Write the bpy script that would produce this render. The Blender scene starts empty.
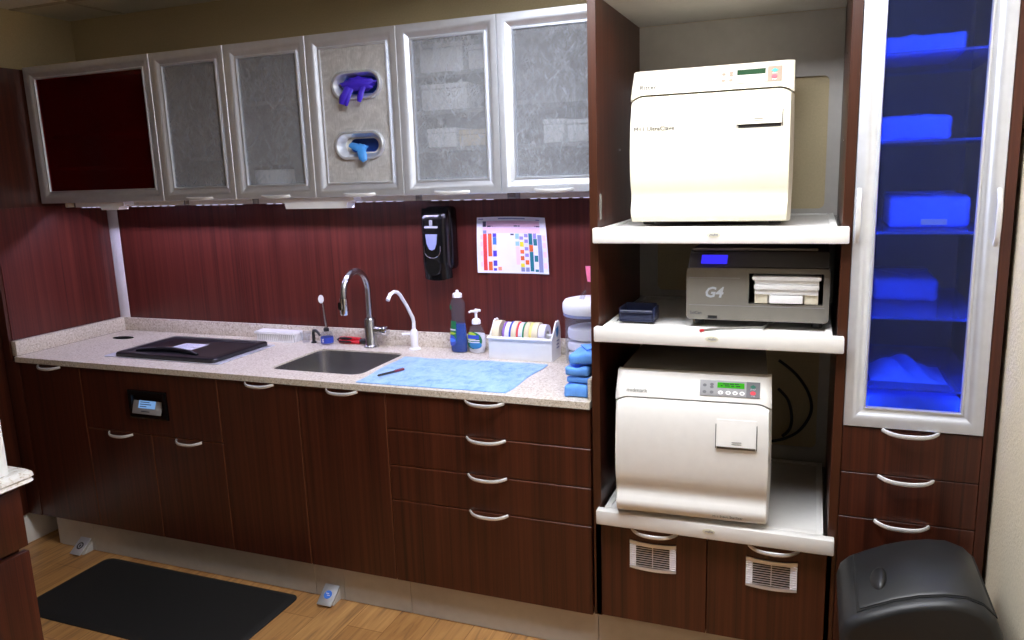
import bpy, bmesh, math, random
from mathutils import Vector, Matrix
random.seed(7)
PI = math.pi
scn = bpy.context.scene
COL = scn.collection
ORG = {}

# ------------------------------------------------------------------ camera
cam_d = bpy.data.cameras.new('camera')
cam = bpy.data.objects.new('camera', cam_d)
COL.objects.link(cam)
cam_d.sensor_width = 36.0
cam_d.lens = 769.4 * 36.0 / 1024.0
cam_d.clip_start = 0.02
cam.matrix_world = (Matrix.Translation((3.4, -2.9241, 1.6509)) @ Matrix.Rotation(math.radians(21.579), 4, 'Z')
                    @ Matrix.Rotation(math.radians(79.1092), 4, 'X') @ Matrix.Rotation(math.radians(-1.9271), 4, 'Z'))
scn.camera = cam
scn.view_settings.view_transform = 'Standard'
scn.view_settings.look = 'None'
scn.view_settings.gamma = 1.0
scn.view_settings.exposure = 0.05
scn.view_settings.use_curve_mapping = False

# ------------------------------------------------------------------ materials
def lin(c):
    return tuple(((v / 255.0) / 12.92 if v / 255.0 <= 0.04045 else ((v / 255.0 + 0.055) / 1.055) ** 2.4) for v in c) + (1.0,)

class NT:
    def __init__(s, name):
        s.m = bpy.data.materials.new(name)
        s.m.use_nodes = True
        s.t = s.m.node_tree
        s.t.nodes.clear()
        s.out = s.n('ShaderNodeOutputMaterial')
    def n(s, kind, **kw):
        nd = s.t.nodes.new(kind)
        for k, v in kw.items():
            if k.startswith('i_'):
                nd.inputs[k[2:].replace('_', ' ')].default_value = v
            else:
                setattr(nd, k, v)
        return nd
    def l(s, a, b):
        s.t.links.new(a, b)
    def bsdf(s, col=(0.8, 0.8, 0.8, 1), rough=0.5, metal=0.0, **kw):
        b = s.n('ShaderNodeBsdfPrincipled')
        b.inputs['Base Color'].default_value = col
        b.inputs['Roughness'].default_value = rough
        b.inputs['Metallic'].default_value = metal
        for k, v in kw.items():
            b.inputs[k.replace('_', ' ')].default_value = v
        return b
    def coord(s, scale, world=True):
        g = s.n('ShaderNodeNewGeometry')
        mp = s.n('ShaderNodeMapping')
        mp.inputs['Scale'].default_value = scale
        s.l(g.outputs['Position'], mp.inputs['Vector'])
        return mp.outputs['Vector']
    def noise(s, vec, scale=1.0, detail=3.0, rough=0.5, dist=0.0):
        n = s.n('ShaderNodeTexNoise')
        n.inputs['Scale'].default_value = scale
        n.inputs['Detail'].default_value = detail
        n.inputs['Roughness'].default_value = rough
        n.inputs['Distortion'].default_value = dist
        s.l(vec, n.inputs['Vector'])
        return n.outputs['Fac']
    def ramp(s, fac, stops):
        r = s.n('ShaderNodeValToRGB')
        el = r.color_ramp.elements
        while len(el) < len(stops):
            el.new(0.5)
        for e, (p, c) in zip(el, stops):
            e.position = p
            e.color = c
        s.l(fac, r.inputs['Fac'])
        return r.outputs['Color']
    def bump(s, b, h, strength=0.2, dist=0.001):
        bp = s.n('ShaderNodeBump')
        bp.inputs['Strength'].default_value = strength
        bp.inputs['Distance'].default_value = dist
        s.l(h, bp.inputs['Height'])
        s.l(bp.outputs['Normal'], b.inputs['Normal'])
    def done(s, b):
        s.l(b.outputs[0], s.out.inputs['Surface'])
        return s.m

def plain(name, rgb, rough=0.5, metal=0.0, var=0.06, scale=30, bump=0.0, **kw):
    t = NT(name)
    c = lin(rgb)
    b = t.bsdf(c, rough, metal, **kw)
    v = t.coord((scale, scale, scale))
    f = t.noise(v, 1.0, 3.0)
    lo = tuple(x * (1 - var) for x in c[:3]) + (1,)
    hi = tuple(min(1, x * (1 + var)) for x in c[:3]) + (1,)
    t.l(t.ramp(f, [(0.3, lo), (0.7, hi)]), b.inputs['Base Color'])
    if bump:
        t.bump(b, f, bump)
    return t.done(b)

def wood(name, dark, mid, light, rough=0.35, freq=52):
    t = NT(name)
    b = t.bsdf(rough=rough)
    f1 = t.noise(t.coord((freq, freq, 0.5)), 1.0, 2.5, 0.55, 0.15)
    f2 = t.noise(t.coord((freq * 7, freq * 7, 2.2)), 1.0, 2.0, 0.6)
    mx = t.n('ShaderNodeMath', operation='MULTIPLY_ADD')
    mx.inputs[1].default_value = 0.34
    t.l(f2, mx.inputs[0])
    m2 = t.n('ShaderNodeMath', operation='MULTIPLY')
    m2.inputs[1].default_value = 0.66
    t.l(f1, m2.inputs[0])
    t.l(m2.outputs[0], mx.inputs[2])
    t.l(t.ramp(mx.outputs[0], [(0.33, lin(dark)), (0.5, lin(mid)), (0.68, lin(light))]), b.inputs['Base Color'])
    t.bump(b, f2, 0.05, 0.0004)
    return t.done(b)

def emit(name, rgb, strength):
    t = NT(name)
    e = t.n('ShaderNodeEmission')
    e.inputs['Color'].default_value = lin(rgb)
    e.inputs['Strength'].default_value = strength
    return t.done(e)

def glass_mix(name, rgb, trans, tint, rough=0.25, pattern=True, refr=0.0, scratch=False):
    """frosted pane: part diffuse/gloss surface, part see-through"""
    t = NT(name)
    b = t.bsdf(lin(rgb), rough)
    if pattern:
        f = t.noise(t.coord((30, 30, 13)), 1.0, 6.0, 0.72, 1.8)
        c = lin(rgb)
        lo = tuple(x * 0.8 for x in c[:3]) + (1,)
        hi = tuple(min(1, x * 1.22) for x in c[:3]) + (1,)
        sc = t.n('ShaderNodeTexNoise')
        sc.inputs['Scale'].default_value = 9.0
        sc.inputs['Detail'].default_value = 5.0
        sc.inputs['Distortion'].default_value = 4.0
        t.l(t.coord((1, 1, 1)), sc.inputs['Vector'])
        ad = t.n('ShaderNodeMath', operation='ADD')
        t.l(f, ad.inputs[0])
        t.l(sc.outputs['Fac'], ad.inputs[1])
        hf = t.n('ShaderNodeMath', operation='MULTIPLY')
        hf.inputs[1].default_value = 0.5
        t.l(ad.outputs[0], hf.inputs[0])
        t.l(t.ramp(hf.outputs[0], [(0.36, lo), (0.5, c), (0.66, hi)]), b.inputs['Base Color'])
        t.bump(b, f, 0.25, 0.002)
    tr = t.n('ShaderNodeBsdfTransparent')
    tr.inputs['Color'].default_value = lin(tint)
    mix = t.n('ShaderNodeMixShader')
    mix.inputs[0].default_value = trans
    if scratch:
        # thin curved scratches that scatter light: iso-lines of stretched noises
        acc = None
        for sc_, k_, rz_ in (((3, 3, 34), 90, .75), ((3, 3, 40), 110, -.9), ((40, 40, 3), 90, .12), ((30, 30, 4), 80, .55), ((34, 34, 5), 80, -.35)):
            g_ = t.n('ShaderNodeNewGeometry'); m_ = t.n('ShaderNodeMapping')
            m0 = t.n('ShaderNodeMapping'); m0.inputs['Rotation'].default_value = (0, rz_, 0)
            m_.inputs['Scale'].default_value = sc_
            t.l(g_.outputs['Position'], m0.inputs['Vector']); t.l(m0.outputs['Vector'], m_.inputs['Vector'])
            nz = t.noise(m_.outputs['Vector'], 1.0, 2.0, 0.5, 0.35)
            d1 = t.n('ShaderNodeMath', operation='SUBTRACT'); d1.inputs[1].default_value = 0.5; t.l(nz, d1.inputs[0])
            d2 = t.n('ShaderNodeMath', operation='ABSOLUTE'); t.l(d1.outputs[0], d2.inputs[0])
            d3 = t.n('ShaderNodeMath', operation='MULTIPLY'); d3.inputs[1].default_value = k_; t.l(d2.outputs[0], d3.inputs[0])
            d4 = t.n('ShaderNodeMath', operation='SUBTRACT'); d4.use_clamp = True; d4.inputs[0].default_value = 1.0; t.l(d3.outputs[0], d4.inputs[1])
            if acc is None:
                acc = d4.outputs[0]
            else:
                mxx = t.n('ShaderNodeMath', operation='MAXIMUM'); t.l(acc, mxx.inputs[0]); t.l(d4.outputs[0], mxx.inputs[1]); acc = mxx.outputs[0]
        fm = t.n('ShaderNodeMath', operation='MULTIPLY_ADD'); fm.inputs[1].default_value = -0.085; fm.inputs[2].default_value = trans
        t.l(acc, fm.inputs[0]); t.l(fm.outputs[0], mix.inputs[0])
    t.l(b.outputs[0], mix.inputs[1])
    if refr > 0:
        rf = t.n('ShaderNodeBsdfRefraction')
        rf.inputs['Color'].default_value = lin(tint)
        rf.inputs['Roughness'].default_value = 0.22
        rf.inputs['IOR'].default_value = 1.12
        m2 = t.n('ShaderNodeMixShader')
        m2.inputs[0].default_value = refr
        t.l(tr.outputs[0], m2.inputs[1])
        t.l(rf.outputs[0], m2.inputs[2])
        t.l(m2.outputs[0], mix.inputs[2])
    else:
        t.l(tr.outputs[0], mix.inputs[2])
    return t.done(mix)

M = {}
M['wood'] = wood('dark_red_laminate', (44, 19, 12), (69, 31, 19), (87, 42, 26))
M['lit_wood'] = wood('dark_red_laminate_led_lit', (60, 23, 19), (86, 35, 29), (102, 45, 37))  # same laminate as the cabinets, with the LED light put into its colour
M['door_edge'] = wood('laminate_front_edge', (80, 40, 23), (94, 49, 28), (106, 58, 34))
M['edge_wood'] = wood('laminate_edge', (54, 27, 14), (66, 33, 18), (74, 38, 21))
M['alu'] = plain('satin_aluminium', (234, 239, 249), 0.47, 0.85, 0.03)
M['handle'] = plain('brushed_nickel', (226, 226, 226), 0.36, 0.3, 0.03)
M['steel'] = plain('brushed_steel', (186, 186, 187), 0.27, 1.0, 0.05)
M['chrome'] = plain('chrome', (215, 217, 222), 0.12, 1.0, 0.02)
M['white'] = plain('white_laminate', (238, 236, 232), 0.35, 0, 0.02)
M['cream'] = plain('cream_plastic', (226, 219, 198), 0.35, 0, 0.02)
M['white_plastic'] = plain('white_plastic', (244, 244, 245), 0.35, 0, 0.02)
M['off_white'] = plain('aged_white_plastic', (216, 206, 178), 0.5, 0, 0.03)
M['grey'] = plain('warm_grey_plastic', (120, 116, 108), 0.42, 0, 0.04)
M['dark_grey'] = plain('dark_grey_plastic', (58, 56, 56), 0.35, 0, 0.04)
M['panel_grey'] = plain('membrane_grey', (158, 158, 160), 0.5, 0, 0.02)
M['panel_beige'] = plain('membrane_beige', (206, 198, 184), 0.5, 0, 0.02)
M['panel_brown'] = plain('membrane_brown', (150, 130, 110), 0.5, 0, 0.02)
M['black'] = plain('black_gloss_plastic', (14, 14, 15), 0.18, 0, 0.1)
M['black_matte'] = plain('black_satin_plastic', (26, 26, 27), 0.42, 0, 0.1)
M['bin'] = plain('charcoal_bin_plastic', (30, 31, 32), 0.45, 0, 0.08, 60, 0.03)
M['rubber'] = plain('black_rubber', (24, 24, 25), 0.7, 0, 0.15, 220, 0.25)
M['navy'] = plain('navy_plastic', (30, 36, 66), 0.4, 0, 0.08)
M['ultra_black'] = plain('black_lid_plastic', (26, 26, 32), 0.3, 0, 0.1)
M['shaded_case'] = plain('white_case_in_shade', (118, 116, 112), 0.5)  # white case of the lower autoclave, niche shade put into the colour
M['niche'] = plain('grey_white_board', (196, 192, 186), 0.55, 0, 0.03)
M['tan'] = plain('tan_painted_wallboard', (146, 139, 128), 0.75, 0, 0.1, 90, 0.2)
M['shadowgap'] = plain('black_gap', (10, 9, 9), 0.8)
M['dark_gap'] = plain('dark_slot', (22, 22, 22), 0.6)
M['kick'] = plain('grey_kickboard', (192, 189, 184), 0.5, 0.0, 0.04)
M['blue_glove'] = plain('light_blue_nitrile', (70, 150, 232), 0.45, 0, 0.06)
M['violet_glove'] = plain('violet_nitrile', (66, 40, 205), 0.45, 0, 0.08)
M['glove_box'] = plain('dark_blue_card', (38, 84, 184), 0.5, 0, 0.08)
M['wrap'] = plain('blue_sterilization_wrap', (100, 164, 252), 0.65, 0, 0.08, 60, 0.15)
M['paper'] = plain('white_paper', (238, 236, 240), 0.7, 0, 0.01)
M['label_white'] = plain('white_label', (226, 224, 240), 0.6, 0, 0.05, 200)
M['box_white'] = plain('white_carton', (232, 230, 224), 0.6, 0, 0.03)
M['box_beige'] = plain('beige_carton', (214, 196, 160), 0.6, 0, 0.03)
M['cab_in'] = plain('grey_cabinet_interior', (138, 136, 134), 0.6, 0, 0.03)
M['cab_dark'] = plain('dark_cabinet_interior', (64, 66, 78), 0.6, 0, 0.03)
M['text_grey'] = plain('grey_print', (128, 126, 120), 0.6)
M['text_dark'] = plain('dark_print', (52, 54, 66), 0.6)
M['text_mid'] = plain('mid_grey_print', (74, 72, 68), 0.6)
M['text_light'] = plain('light_grey_print', (176, 182, 190), 0.5)
M['badge'] = plain('cream_badge', (222, 218, 196), 0.45)
M['badge_blue'] = plain('navy_print', (46, 62, 110), 0.5)
M['red_rubber'] = plain('red_grip', (205, 22, 40), 0.45)
M['hose'] = plain('black_hose', (12, 12, 12), 0.4)
M['clear_grey'] = plain('grey_cable', (120, 118, 112), 0.4)
M['display_off'] = plain('dark_green_lcd', (24, 62, 34), 0.2)
M['lcd_green'] = emit('lit_green_lcd', (80, 205, 52), 0.75)
M['lcd_blue'] = emit('lit_blue_lcd', (60, 50, 255), 1.0)
M['lcd_pale'] = emit('lit_pale_blue_lcd', (128, 172, 228), 0.75)
M['lcd_text'] = plain('lcd_dark_text', (20, 50, 30), 0.5)
M['btn_green'] = plain('green_button', (70, 190, 165), 0.4)
M['btn_red'] = plain('red_button', (226, 74, 88), 0.4)
M['btn_dgreen'] = plain('dark_green_button', (38, 110, 92), 0.4)
M['led'] = emit('led_strip_glow', (216, 212, 255), 370.0)
M['fill_dim'] = emit('fill_light_glow', (250, 250, 252), 1.5)
M['lens'] = emit('led_lens_glow', (225, 222, 255), 1.15)
M['blue_led'] = emit('blue_led_glow', (118, 142, 255), 30.0)
M['troffer'] = emit('ceiling_light_glow', (245, 248, 255), 22.5)
M['dark_red'] = plain('dark_red_plastic', (120, 24, 44), 0.4)
M['patch_grey'] = plain('membrane_dark_grey', (112, 112, 116), 0.5)
M['pink'] = plain('pink_paper', (250, 130, 158), 0.6, 0, 0.08, 60)
M['towel'] = None
for nm, c in dict(red=(236, 70, 66), orange=(232, 108, 48), violet=(84, 66, 190), sky=(70, 130, 236), teal=(32, 122, 134), lilac=(158, 146, 226),
                  yellow=(236, 224, 54), pale_blue=(158, 208, 236), slate=(140, 148, 186), peach=(244, 160, 122), pale_pink=(248, 214, 232),
                  rose=(226, 182, 200), charcoal=(70, 68, 92), pale_yellow=(240, 236, 190), green=(40, 140, 90), blue=(52, 78, 190),
                  tape_beige=(226, 214, 178), tape_yellow=(238, 222, 130), tape_purple=(150, 110, 190), tape_red=(226, 70, 76), deep_green=(14, 108, 64),
                  lime=(176, 204, 60), aqua=(46, 128, 190)).items():
    M['c_' + nm] = plain('print_' + nm, c, 0.55, 0, 0.03)
M['pane'] = glass_mix('scratched_frosted_glass', (222, 226, 234), 0.765, (240, 242, 246), 0.25, True, 0.0, True)
M['glove_panel'] = None
M['red_pane'] = glass_mix('dark_red_glass', (84, 6, 9), 0.62, (225, 70, 70), 0.12, False)
M['blue_pane'] = glass_mix('blue_tinted_glass', (80, 88, 116), 0.87, (200, 212, 255), 0.06, False, 0.15)
M['clear'] = glass_mix('clear_plastic', (226, 228, 234), 0.935, (248, 249, 252), 0.08, False)
M['clear_dim'] = glass_mix('clear_grey_plastic', (180, 180, 188), 0.93, (238, 239, 243), 0.08, False)
M['shelf_glass'] = glass_mix('glass_shelf', (96, 150, 235), 0.6, (200, 220, 255), 0.1, False)
M['blue_liquid'] = plain('blue_dish_liquid', (22, 72, 160), 0.15, 0, 0.08)
M['lotion'] = plain('white_lotion', (232, 232, 236), 0.3, 0, 0.02)

t = NT('beige_speckled_solid_surface')           # countertop
b = t.bsdf(rough=0.38)
f = t.noise(t.coord((330, 330, 330)), 1.0, 2.0, 0.6)
f2 = t.noise(t.coord((120, 120, 120)), 1.0, 2.0, 0.5)
ad = t.n('ShaderNodeMath', operation='MULTIPLY_ADD'); ad.inputs[1].default_value = 0.55
t.l(f, ad.inputs[0])
h = t.n('ShaderNodeMath', operation='MULTIPLY'); h.inputs[1].default_value = 0.45
t.l(f2, h.inputs[0]); t.l(h.outputs[0], ad.inputs[2])
t.l(t.ramp(ad.outputs[0], [(0.36, lin((156, 138, 116))), (0.46, lin((208, 197, 180))), (0.56, lin((220, 211, 198))), (0.68, lin((238, 233, 226)))]), b.inputs['Base Color'])
M['counter'] = t.done(b)

t = NT('pale_granite')
b = t.bsdf(rough=0.25)
f = t.noise(t.coord((75, 75, 75)), 1.0, 4.0, 0.65, 0.6)
t.l(t.ramp(f, [(0.28, lin((150, 128, 104))), (0.38, lin((224, 216, 204))), (0.5, lin((244, 242, 238))), (0.7, lin((250, 249, 246)))]), b.inputs['Base Color'])
M['granite'] = t.done(b)

t = NT('scratched_grey_panel')                   # the opaque panel of the glove door
b = t.bsdf(rough=0.45, metal=0.1)
f = t.noise(t.coord((260, 260, 40)), 1.0, 5.0, 0.7, 0.4)
f2 = t.noise(t.coord((14, 14, 14)), 1.0, 4.0, 0.6, 2.5)
ad = t.n('ShaderNodeMath', operation='ADD'); t.l(f, ad.inputs[0]); t.l(f2, ad.inputs[1])
h = t.n('ShaderNodeMath', operation='MULTIPLY'); h.inputs[1].default_value = 0.5; t.l(ad.outputs[0], h.inputs[0])
t.l(t.ramp(h.outputs[0], [(0.35, lin((172, 171, 171))), (0.5, lin((192, 191, 191))), (0.68, lin((222, 221, 221)))]), b.inputs['Base Color'])
M['glove_panel'] = t.done(b)

t = NT('blue_terry')
b = t.bsdf(rough=0.95)
b.inputs['Sheen Weight'].default_value = 0.3
f = t.noise(t.coord((22, 16, 16)), 1.0, 6.0, 0.72, 0.5)
f2 = t.noise(t.coord((420, 420, 420)), 1.0, 2.0)
t.l(t.ramp(f, [(0.33, lin((92, 146, 222))), (0.46, lin((138, 182, 236))), (0.66, lin((166, 204, 246)))]), b.inputs['Base Color'])
t.bump(b, f2, 0.7, 0.003)
M['towel'] = t.done(b)

t = NT('oak_plank_floor')
b = t.bsdf(rough=0.38)
g = t.n('ShaderNodeNewGeometry')
mp = t.n('ShaderNodeMapping'); mp.inputs['Rotation'].default_value = (0, 0, PI / 2); mp.inputs['Scale'].default_value = (1, 1, 1)
t.l(g.outputs['Position'], mp.inputs['Vector'])
br = t.n('ShaderNodeTexBrick'); br.offset = 0.37
br.inputs['Scale'].default_value = 1.0
br.inputs['Mortar Size'].default_value = 0.0012
br.inputs['Brick Width'].default_value = 1.15
br.inputs['Row Height'].default_value = 0.152
br.inputs['Color1'].default_value = lin((212, 176, 126)); br.inputs['Color2'].default_value = lin((188, 150, 102))
br.inputs['Mortar'].default_value = lin((140, 100, 62))
t.l(mp.outputs['Vector'], br.inputs['Vector'])
gr = t.noise(t.coord((26, 2.0, 1)), 1.0, 5.0, 0.6, 1.6)
rc = t.ramp(gr, [(0.34, lin((134, 92, 56))), (0.46, lin((212, 172, 124))), (0.7, lin((252, 228, 188)))])
mixc = t.n('ShaderNodeMix'); mixc.data_type = 'RGBA'; mixc.blend_type = 'MULTIPLY'; mixc.inputs[0].default_value = 0.7
t.l(br.outputs['Color'], mixc.inputs[6]); t.l(rc, mixc.inputs[7])
t.l(mixc.outputs[2], b.inputs['Base Color'])
M['floor'] = t.done(b)

def wall_mat(name, rgb, bump=0.3, sc=160):
    t = NT(name)
    b = t.bsdf(lin(rgb), 0.8)
    f = t.noise(t.coord((sc, sc, sc)), 1.0, 3.0, 0.6)
    c = lin(rgb)
    t.l(t.ramp(f, [(0.3, tuple(x * 0.93 for x in c[:3]) + (1,)), (0.7, tuple(min(1, x * 1.05) for x in c[:3]) + (1,))]), b.inputs['Base Color'])
    t.bump(b, f, bump, 0.003)
    return t.done(b)
M['wall'] = wall_mat('olive_beige_paint', (204, 188, 150), 0.15)
M['wall_r'] = wall_mat('textured_beige_paint', (220, 208, 182), 0.7, 120)
M['ceiling'] = wall_mat('ceiling_tile_board', (226, 221, 206), 0.4, 200)
M['front_paint'] = wall_mat('brown_grey_paint', (112, 104, 94), 0.2)
M['tbar'] = plain('ceiling_grid', (196, 188, 168), 0.5)

# ------------------------------------------------------------------ mesh helpers
class B:
    def __init__(s):
        s.bm = bmesh.new()
    def _new(s, before):
        return [v for v in s.bm.verts if v not in before]
    def box(s, x0, x1, y0, y1, z0, z1, bev=0.0, seg=2, mat=None):
        pts = [(x, y, z) for x in (min(x0, x1), max(x0, x1)) for y in (min(y0, y1), max(y0, y1)) for z in (min(z0, z1), max(z0, z1))]
        v = [s.bm.verts.new(p) for p in pts]
        fs = [(0, 1, 3, 2), (4, 6, 7, 5), (0, 4, 5, 1), (2, 3, 7, 6), (0, 2, 6, 4), (1, 5, 7, 3)]
        faces = [s.bm.faces.new([v[i] for i in f]) for f in fs]
        vs = v
        if bev > 0:
            es = list({e for f in faces for e in f.edges})
            r = bmesh.ops.bevel(s.bm, geom=es, offset=bev, segments=seg, profile=0.5, affect='EDGES')
            vs = list({w for f in r['faces'] for w in f.verts} | {w for w in v if w.is_valid})
        if mat is not None:
            for w in vs:
                w.co = mat @ w.co
        return s
    def tube(s, path, r, n=12, flat=1.0, up=None, caps=True):
        P = [Vector(p) for p in path]
        R = r if isinstance(r, (list, tuple)) else [r] * len(P)
        rings = []
        prev = None
        for i, p in enumerate(P):
            d = (P[min(i + 1, len(P) - 1)] - P[max(i - 1, 0)]).normalized()
            if prev is None:
                ref = Vector(up) if up else (Vector((0, 0, 1)) if abs(d.z) < 0.9 else Vector((1, 0, 0)))
                a = (ref - d * ref.dot(d)).normalized()
            else:
                a = (prev - d * prev.dot(d)).normalized()
            prev = a
            c = d.cross(a)
            rings.append([s.bm.verts.new(p + a * (R[i] * math.cos(2 * PI * k / n)) + c * (R[i] * flat * math.sin(2 * PI * k / n))) for k in range(n)])
        for q, w in zip(rings[:-1], rings[1:]):
            for k in range(n):
                s.bm.faces.new((q[k], q[(k + 1) % n], w[(k + 1) % n], w[k]))
        if caps:
            s.bm.faces.new(rings[0][::-1]); s.bm.faces.new(rings[-1])
        return s
    def cyl(s, p0, p1, r0, r1=None, n=24):
        return s.tube([p0, p1], [r0, r0 if r1 is None else r1], n)
    def lathe(s, prof, cx, cy, n=32, sx=1.0, sy=1.0, z0=0.0, caps=True):
        rings = []
        for r, z in prof:
            rings.append([s.bm.verts.new((cx + sx * r * math.cos(2 * PI * k / n), cy + sy * r * math.sin(2 * PI * k / n), z0 + z)) for k in range(n)])
        for q, w in zip(rings[:-1], rings[1:]):
            for k in range(n):
                s.bm.faces.new((q[k], q[(k + 1) % n], w[(k + 1) % n], w[k]))
        if caps:
            s.bm.faces.new(rings[0][::-1]); s.bm.faces.new(rings[-1])
        return s
    def prism(s, poly, axis, a0, a1):
        def P(u, v, a):
            return {'x': (a, u, v), 'y': (u, a, v), 'z': (u, v, a)}[axis]
        A = [s.bm.verts.new(P(u, v, a0)) for u, v in poly]
        C = [s.bm.verts.new(P(u, v, a1)) for u, v in poly]
        n = len(poly)
        for k in range(n):
            s.bm.faces.new((A[k], A[(k + 1) % n], C[(k + 1) % n], C[k]))
        s.bm.faces.new(A[::-1]); s.bm.faces.new(C)
        return s
    def grid(s, fn, nu, nv):
        V = [[s.bm.verts.new(fn(i / nu, j / nv)) for j in range(nv + 1)] for i in range(nu + 1)]
        for i in range(nu):
            for j in range(nv):
                s.bm.faces.new((V[i][j], V[i + 1][j], V[i + 1][j + 1], V[i][j + 1]))
        return s
    def frame(s, x0, x1, z0, z1, prof, close=True):
        """mitred rectangular frame facing -Y; prof = [(inset, y)]"""
        rings = []
        for d, y in prof:
            rings.append([s.bm.verts.new(p) for p in ((x0 + d, y, z0 + d), (x1 - d, y, z0 + d), (x1 - d, y, z1 - d), (x0 + d, y, z1 - d))])
        if close:
            rings.append(rings[0])
        for q, w in zip(rings[:-1], rings[1:]):
            for k in range(4):
                s.bm.faces.new((q[k], q[(k + 1) % 4], w[(k + 1) % 4], w[k]))
        return s
    def plate_holes(s, outer, holes, z0, z1, axis='z'):
        """slab with holes: outer and holes are 2D polygons"""
        def P(u, v, a):
            return {'x': (a, u, v), 'y': (u, a, v), 'z': (u, v, a)}[axis]
        for a in (z0, z1):
            es = []
            for poly in [outer] + holes:
                vs = [s.bm.verts.new(P(u, v, a)) for u, v in poly]
                es += [s.bm.edges.new((vs[k], vs[(k + 1) % len(vs)])) for k in range(len(vs))]
            before = set(s.bm.faces)
            bmesh.ops.triangle_fill(s.bm, use_beauty=True, use_dissolve=False, edges=es)
            i, j = {'x': (1, 2), 'y': (0, 2), 'z': (0, 1)}[axis]
            bad = []
            for f in s.bm.faces:
                if f in before: continue
                c = f.calc_center_median(); u, v = c[i], c[j]
                for h in holes:
                    ins = False
                    for k in range(len(h)):
                        (xa, ya), (xb, yb) = h[k], h[k - 1]
                        if (ya > v) != (yb > v) and u < (xb - xa) * (v - ya) / (yb - ya) + xa: ins = not ins
                    if ins: bad.append(f); break
            if bad: bmesh.ops.delete(s.bm, geom=bad, context='FACES_ONLY')
        for poly in [outer] + holes:
            n = len(poly)
            A = [s.bm.verts.new(P(u, v, z0)) for u, v in poly]
            C = [s.bm.verts.new(P(u, v, z1)) for u, v in poly]
            for k in range(n):
                s.bm.faces.new((A[k], A[(k + 1) % n], C[(k + 1) % n], C[k]))
        bmesh.ops.remove_doubles(s.bm, verts=s.bm.verts, dist=1e-6)
        return s
    def xf(s, mat):
        for v in s.bm.verts:
            v.co = mat @ v.co
        return s

def oval(cx, cy, rx, ry, n=28, power=2.0):
    out = []
    for k in range(n):
        a = 2 * PI * k / n
        c, d = math.cos(a), math.sin(a)
        out.append((cx + rx * math.copysign(abs(c) ** (2 / power), c), cy + ry * math.copysign(abs(d) ** (2 / power), d)))
    return out
def rrect(x0, x1, y0, y1, r, n=6):
    out = []
    for cx, cy, a0 in ((x1 - r, y1 - r, 0), (x0 + r, y1 - r, PI / 2), (x0 + r, y0 + r, PI), (x1 - r, y0 + r, 1.5 * PI)):
        for k in range(n + 1):
            a = a0 + PI / 2 * k / n
            out.append((cx + r * math.cos(a), cy + r * math.sin(a)))
    return out
def stadium(x0, x1, z0, z1, n=12):
    return rrect(x0, x1, z0, z1, min(x1 - x0, z1 - z0) / 2 - 1e-5, n)

def origin(o):
    return ORG.get(o.name, Vector((0, 0, 0))) if o else Vector((0, 0, 0))
def obj(name, b, mat, parent=None, angle=35, label=None):
    me = bpy.data.meshes.new(name)
    bmesh.ops.recalc_face_normals(b.bm, faces=b.bm.faces)
    b.bm.to_mesh(me); b.bm.free()
    me.shade_smooth()
    me.set_sharp_from_angle(angle=math.radians(angle))
    o = bpy.data.objects.new(name, me)
    COL.objects.link(o)
    me.materials.append(M[mat] if isinstance(mat, str) else mat)
    org = origin(parent)
    if parent:
        o.parent = parent
        me.transform(Matrix.Translation(-org))
    ORG[o.name] = org
    if label:
        o['label'] = label
    return o
def thing(name, label, cat, loc, rotz=0.0, group=None):
    o = bpy.data.objects.new(name, None)
    o.empty_display_size = 0.05
    COL.objects.link(o)
    o.location = loc
    o.rotation_euler = (0, 0, rotz)
    ORG[o.name] = Vector(loc)
    return tag(o, label, cat, group)
def tag(o, label, cat, group=None):
    o['label'] = label; o['category'] = cat
    if group:
        o['group'] = group
    return o
def base(o, loc):
    """put a single-mesh thing's origin at its base"""
    loc = Vector(loc)
    o.data.transform(Matrix.Translation(-loc)); o.location = loc; ORG[o.name] = loc
    return o
def struct(name, b, mat, parent=None):
    o = obj(name, b, mat, parent)
    o['kind'] = 'structure'
    return o
def text(name, s, size, loc, mat, parent, extrude=0.0006, rot=(PI / 2, 0, 0), align='CENTER', shear=0.0, bold=0.0, tilt=None):
    cu = bpy.data.curves.new(name, 'FONT')
    cu.body = s; cu.size = size; cu.extrude = extrude; cu.align_x = align; cu.align_y = 'CENTER'; cu.shear = shear; cu.offset = bold
    cu.resolution_u = 2
    tmp = bpy.data.objects.new('tmp', cu)
    COL.objects.link(tmp)
    bpy.context.view_layer.update()
    me = bpy.data.meshes.new_from_object(tmp.evaluated_get(bpy.context.evaluated_depsgraph_get()))
    bpy.data.objects.remove(tmp); bpy.data.curves.remove(cu)
    from mathutils import Euler
    R = Euler(rot).to_matrix().to_4x4()
    if tilt is not None:
        R = Matrix.Rotation(tilt, 4, 'X') @ R
    me.transform(Matrix.Translation(Vector(loc) - origin(parent)) @ R)
    me.name = name
    me.materials.clear(); me.materials.append(M[mat])
    o = bpy.data.objects.new(name, me)
    COL.objects.link(o)
    o.parent = parent
    ORG[o.name] = origin(parent)
    return o

def bow_handle(cx, y, z, parent, length=0.135, vertical=False, sag=0.008, out=0.026):
    """bow pull: flattened bar arched outwards"""
    b = B(); pts = []; rad = []
    n = 16
    for i in range(n + 1):
        t = i / n
        a = (t - 0.5) * length
        o_ = out * (1 - (2 * t - 1) ** 4) + 0.002
        sg = sag * (1 - (2 * t - 1) ** 2)
        rad.append(0.0058 + 0.0012 * math.sin(PI * t))
        pts.append((cx, y - o_, z + a) if vertical else (cx + a, y - o_, z - sg))
    b.tube(pts, rad, 10, 0.6, up=(1, 0, 0) if vertical else (0, 0, 1))
    return obj('handle', b, 'handle', parent, label='satin nickel bow handle')

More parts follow.
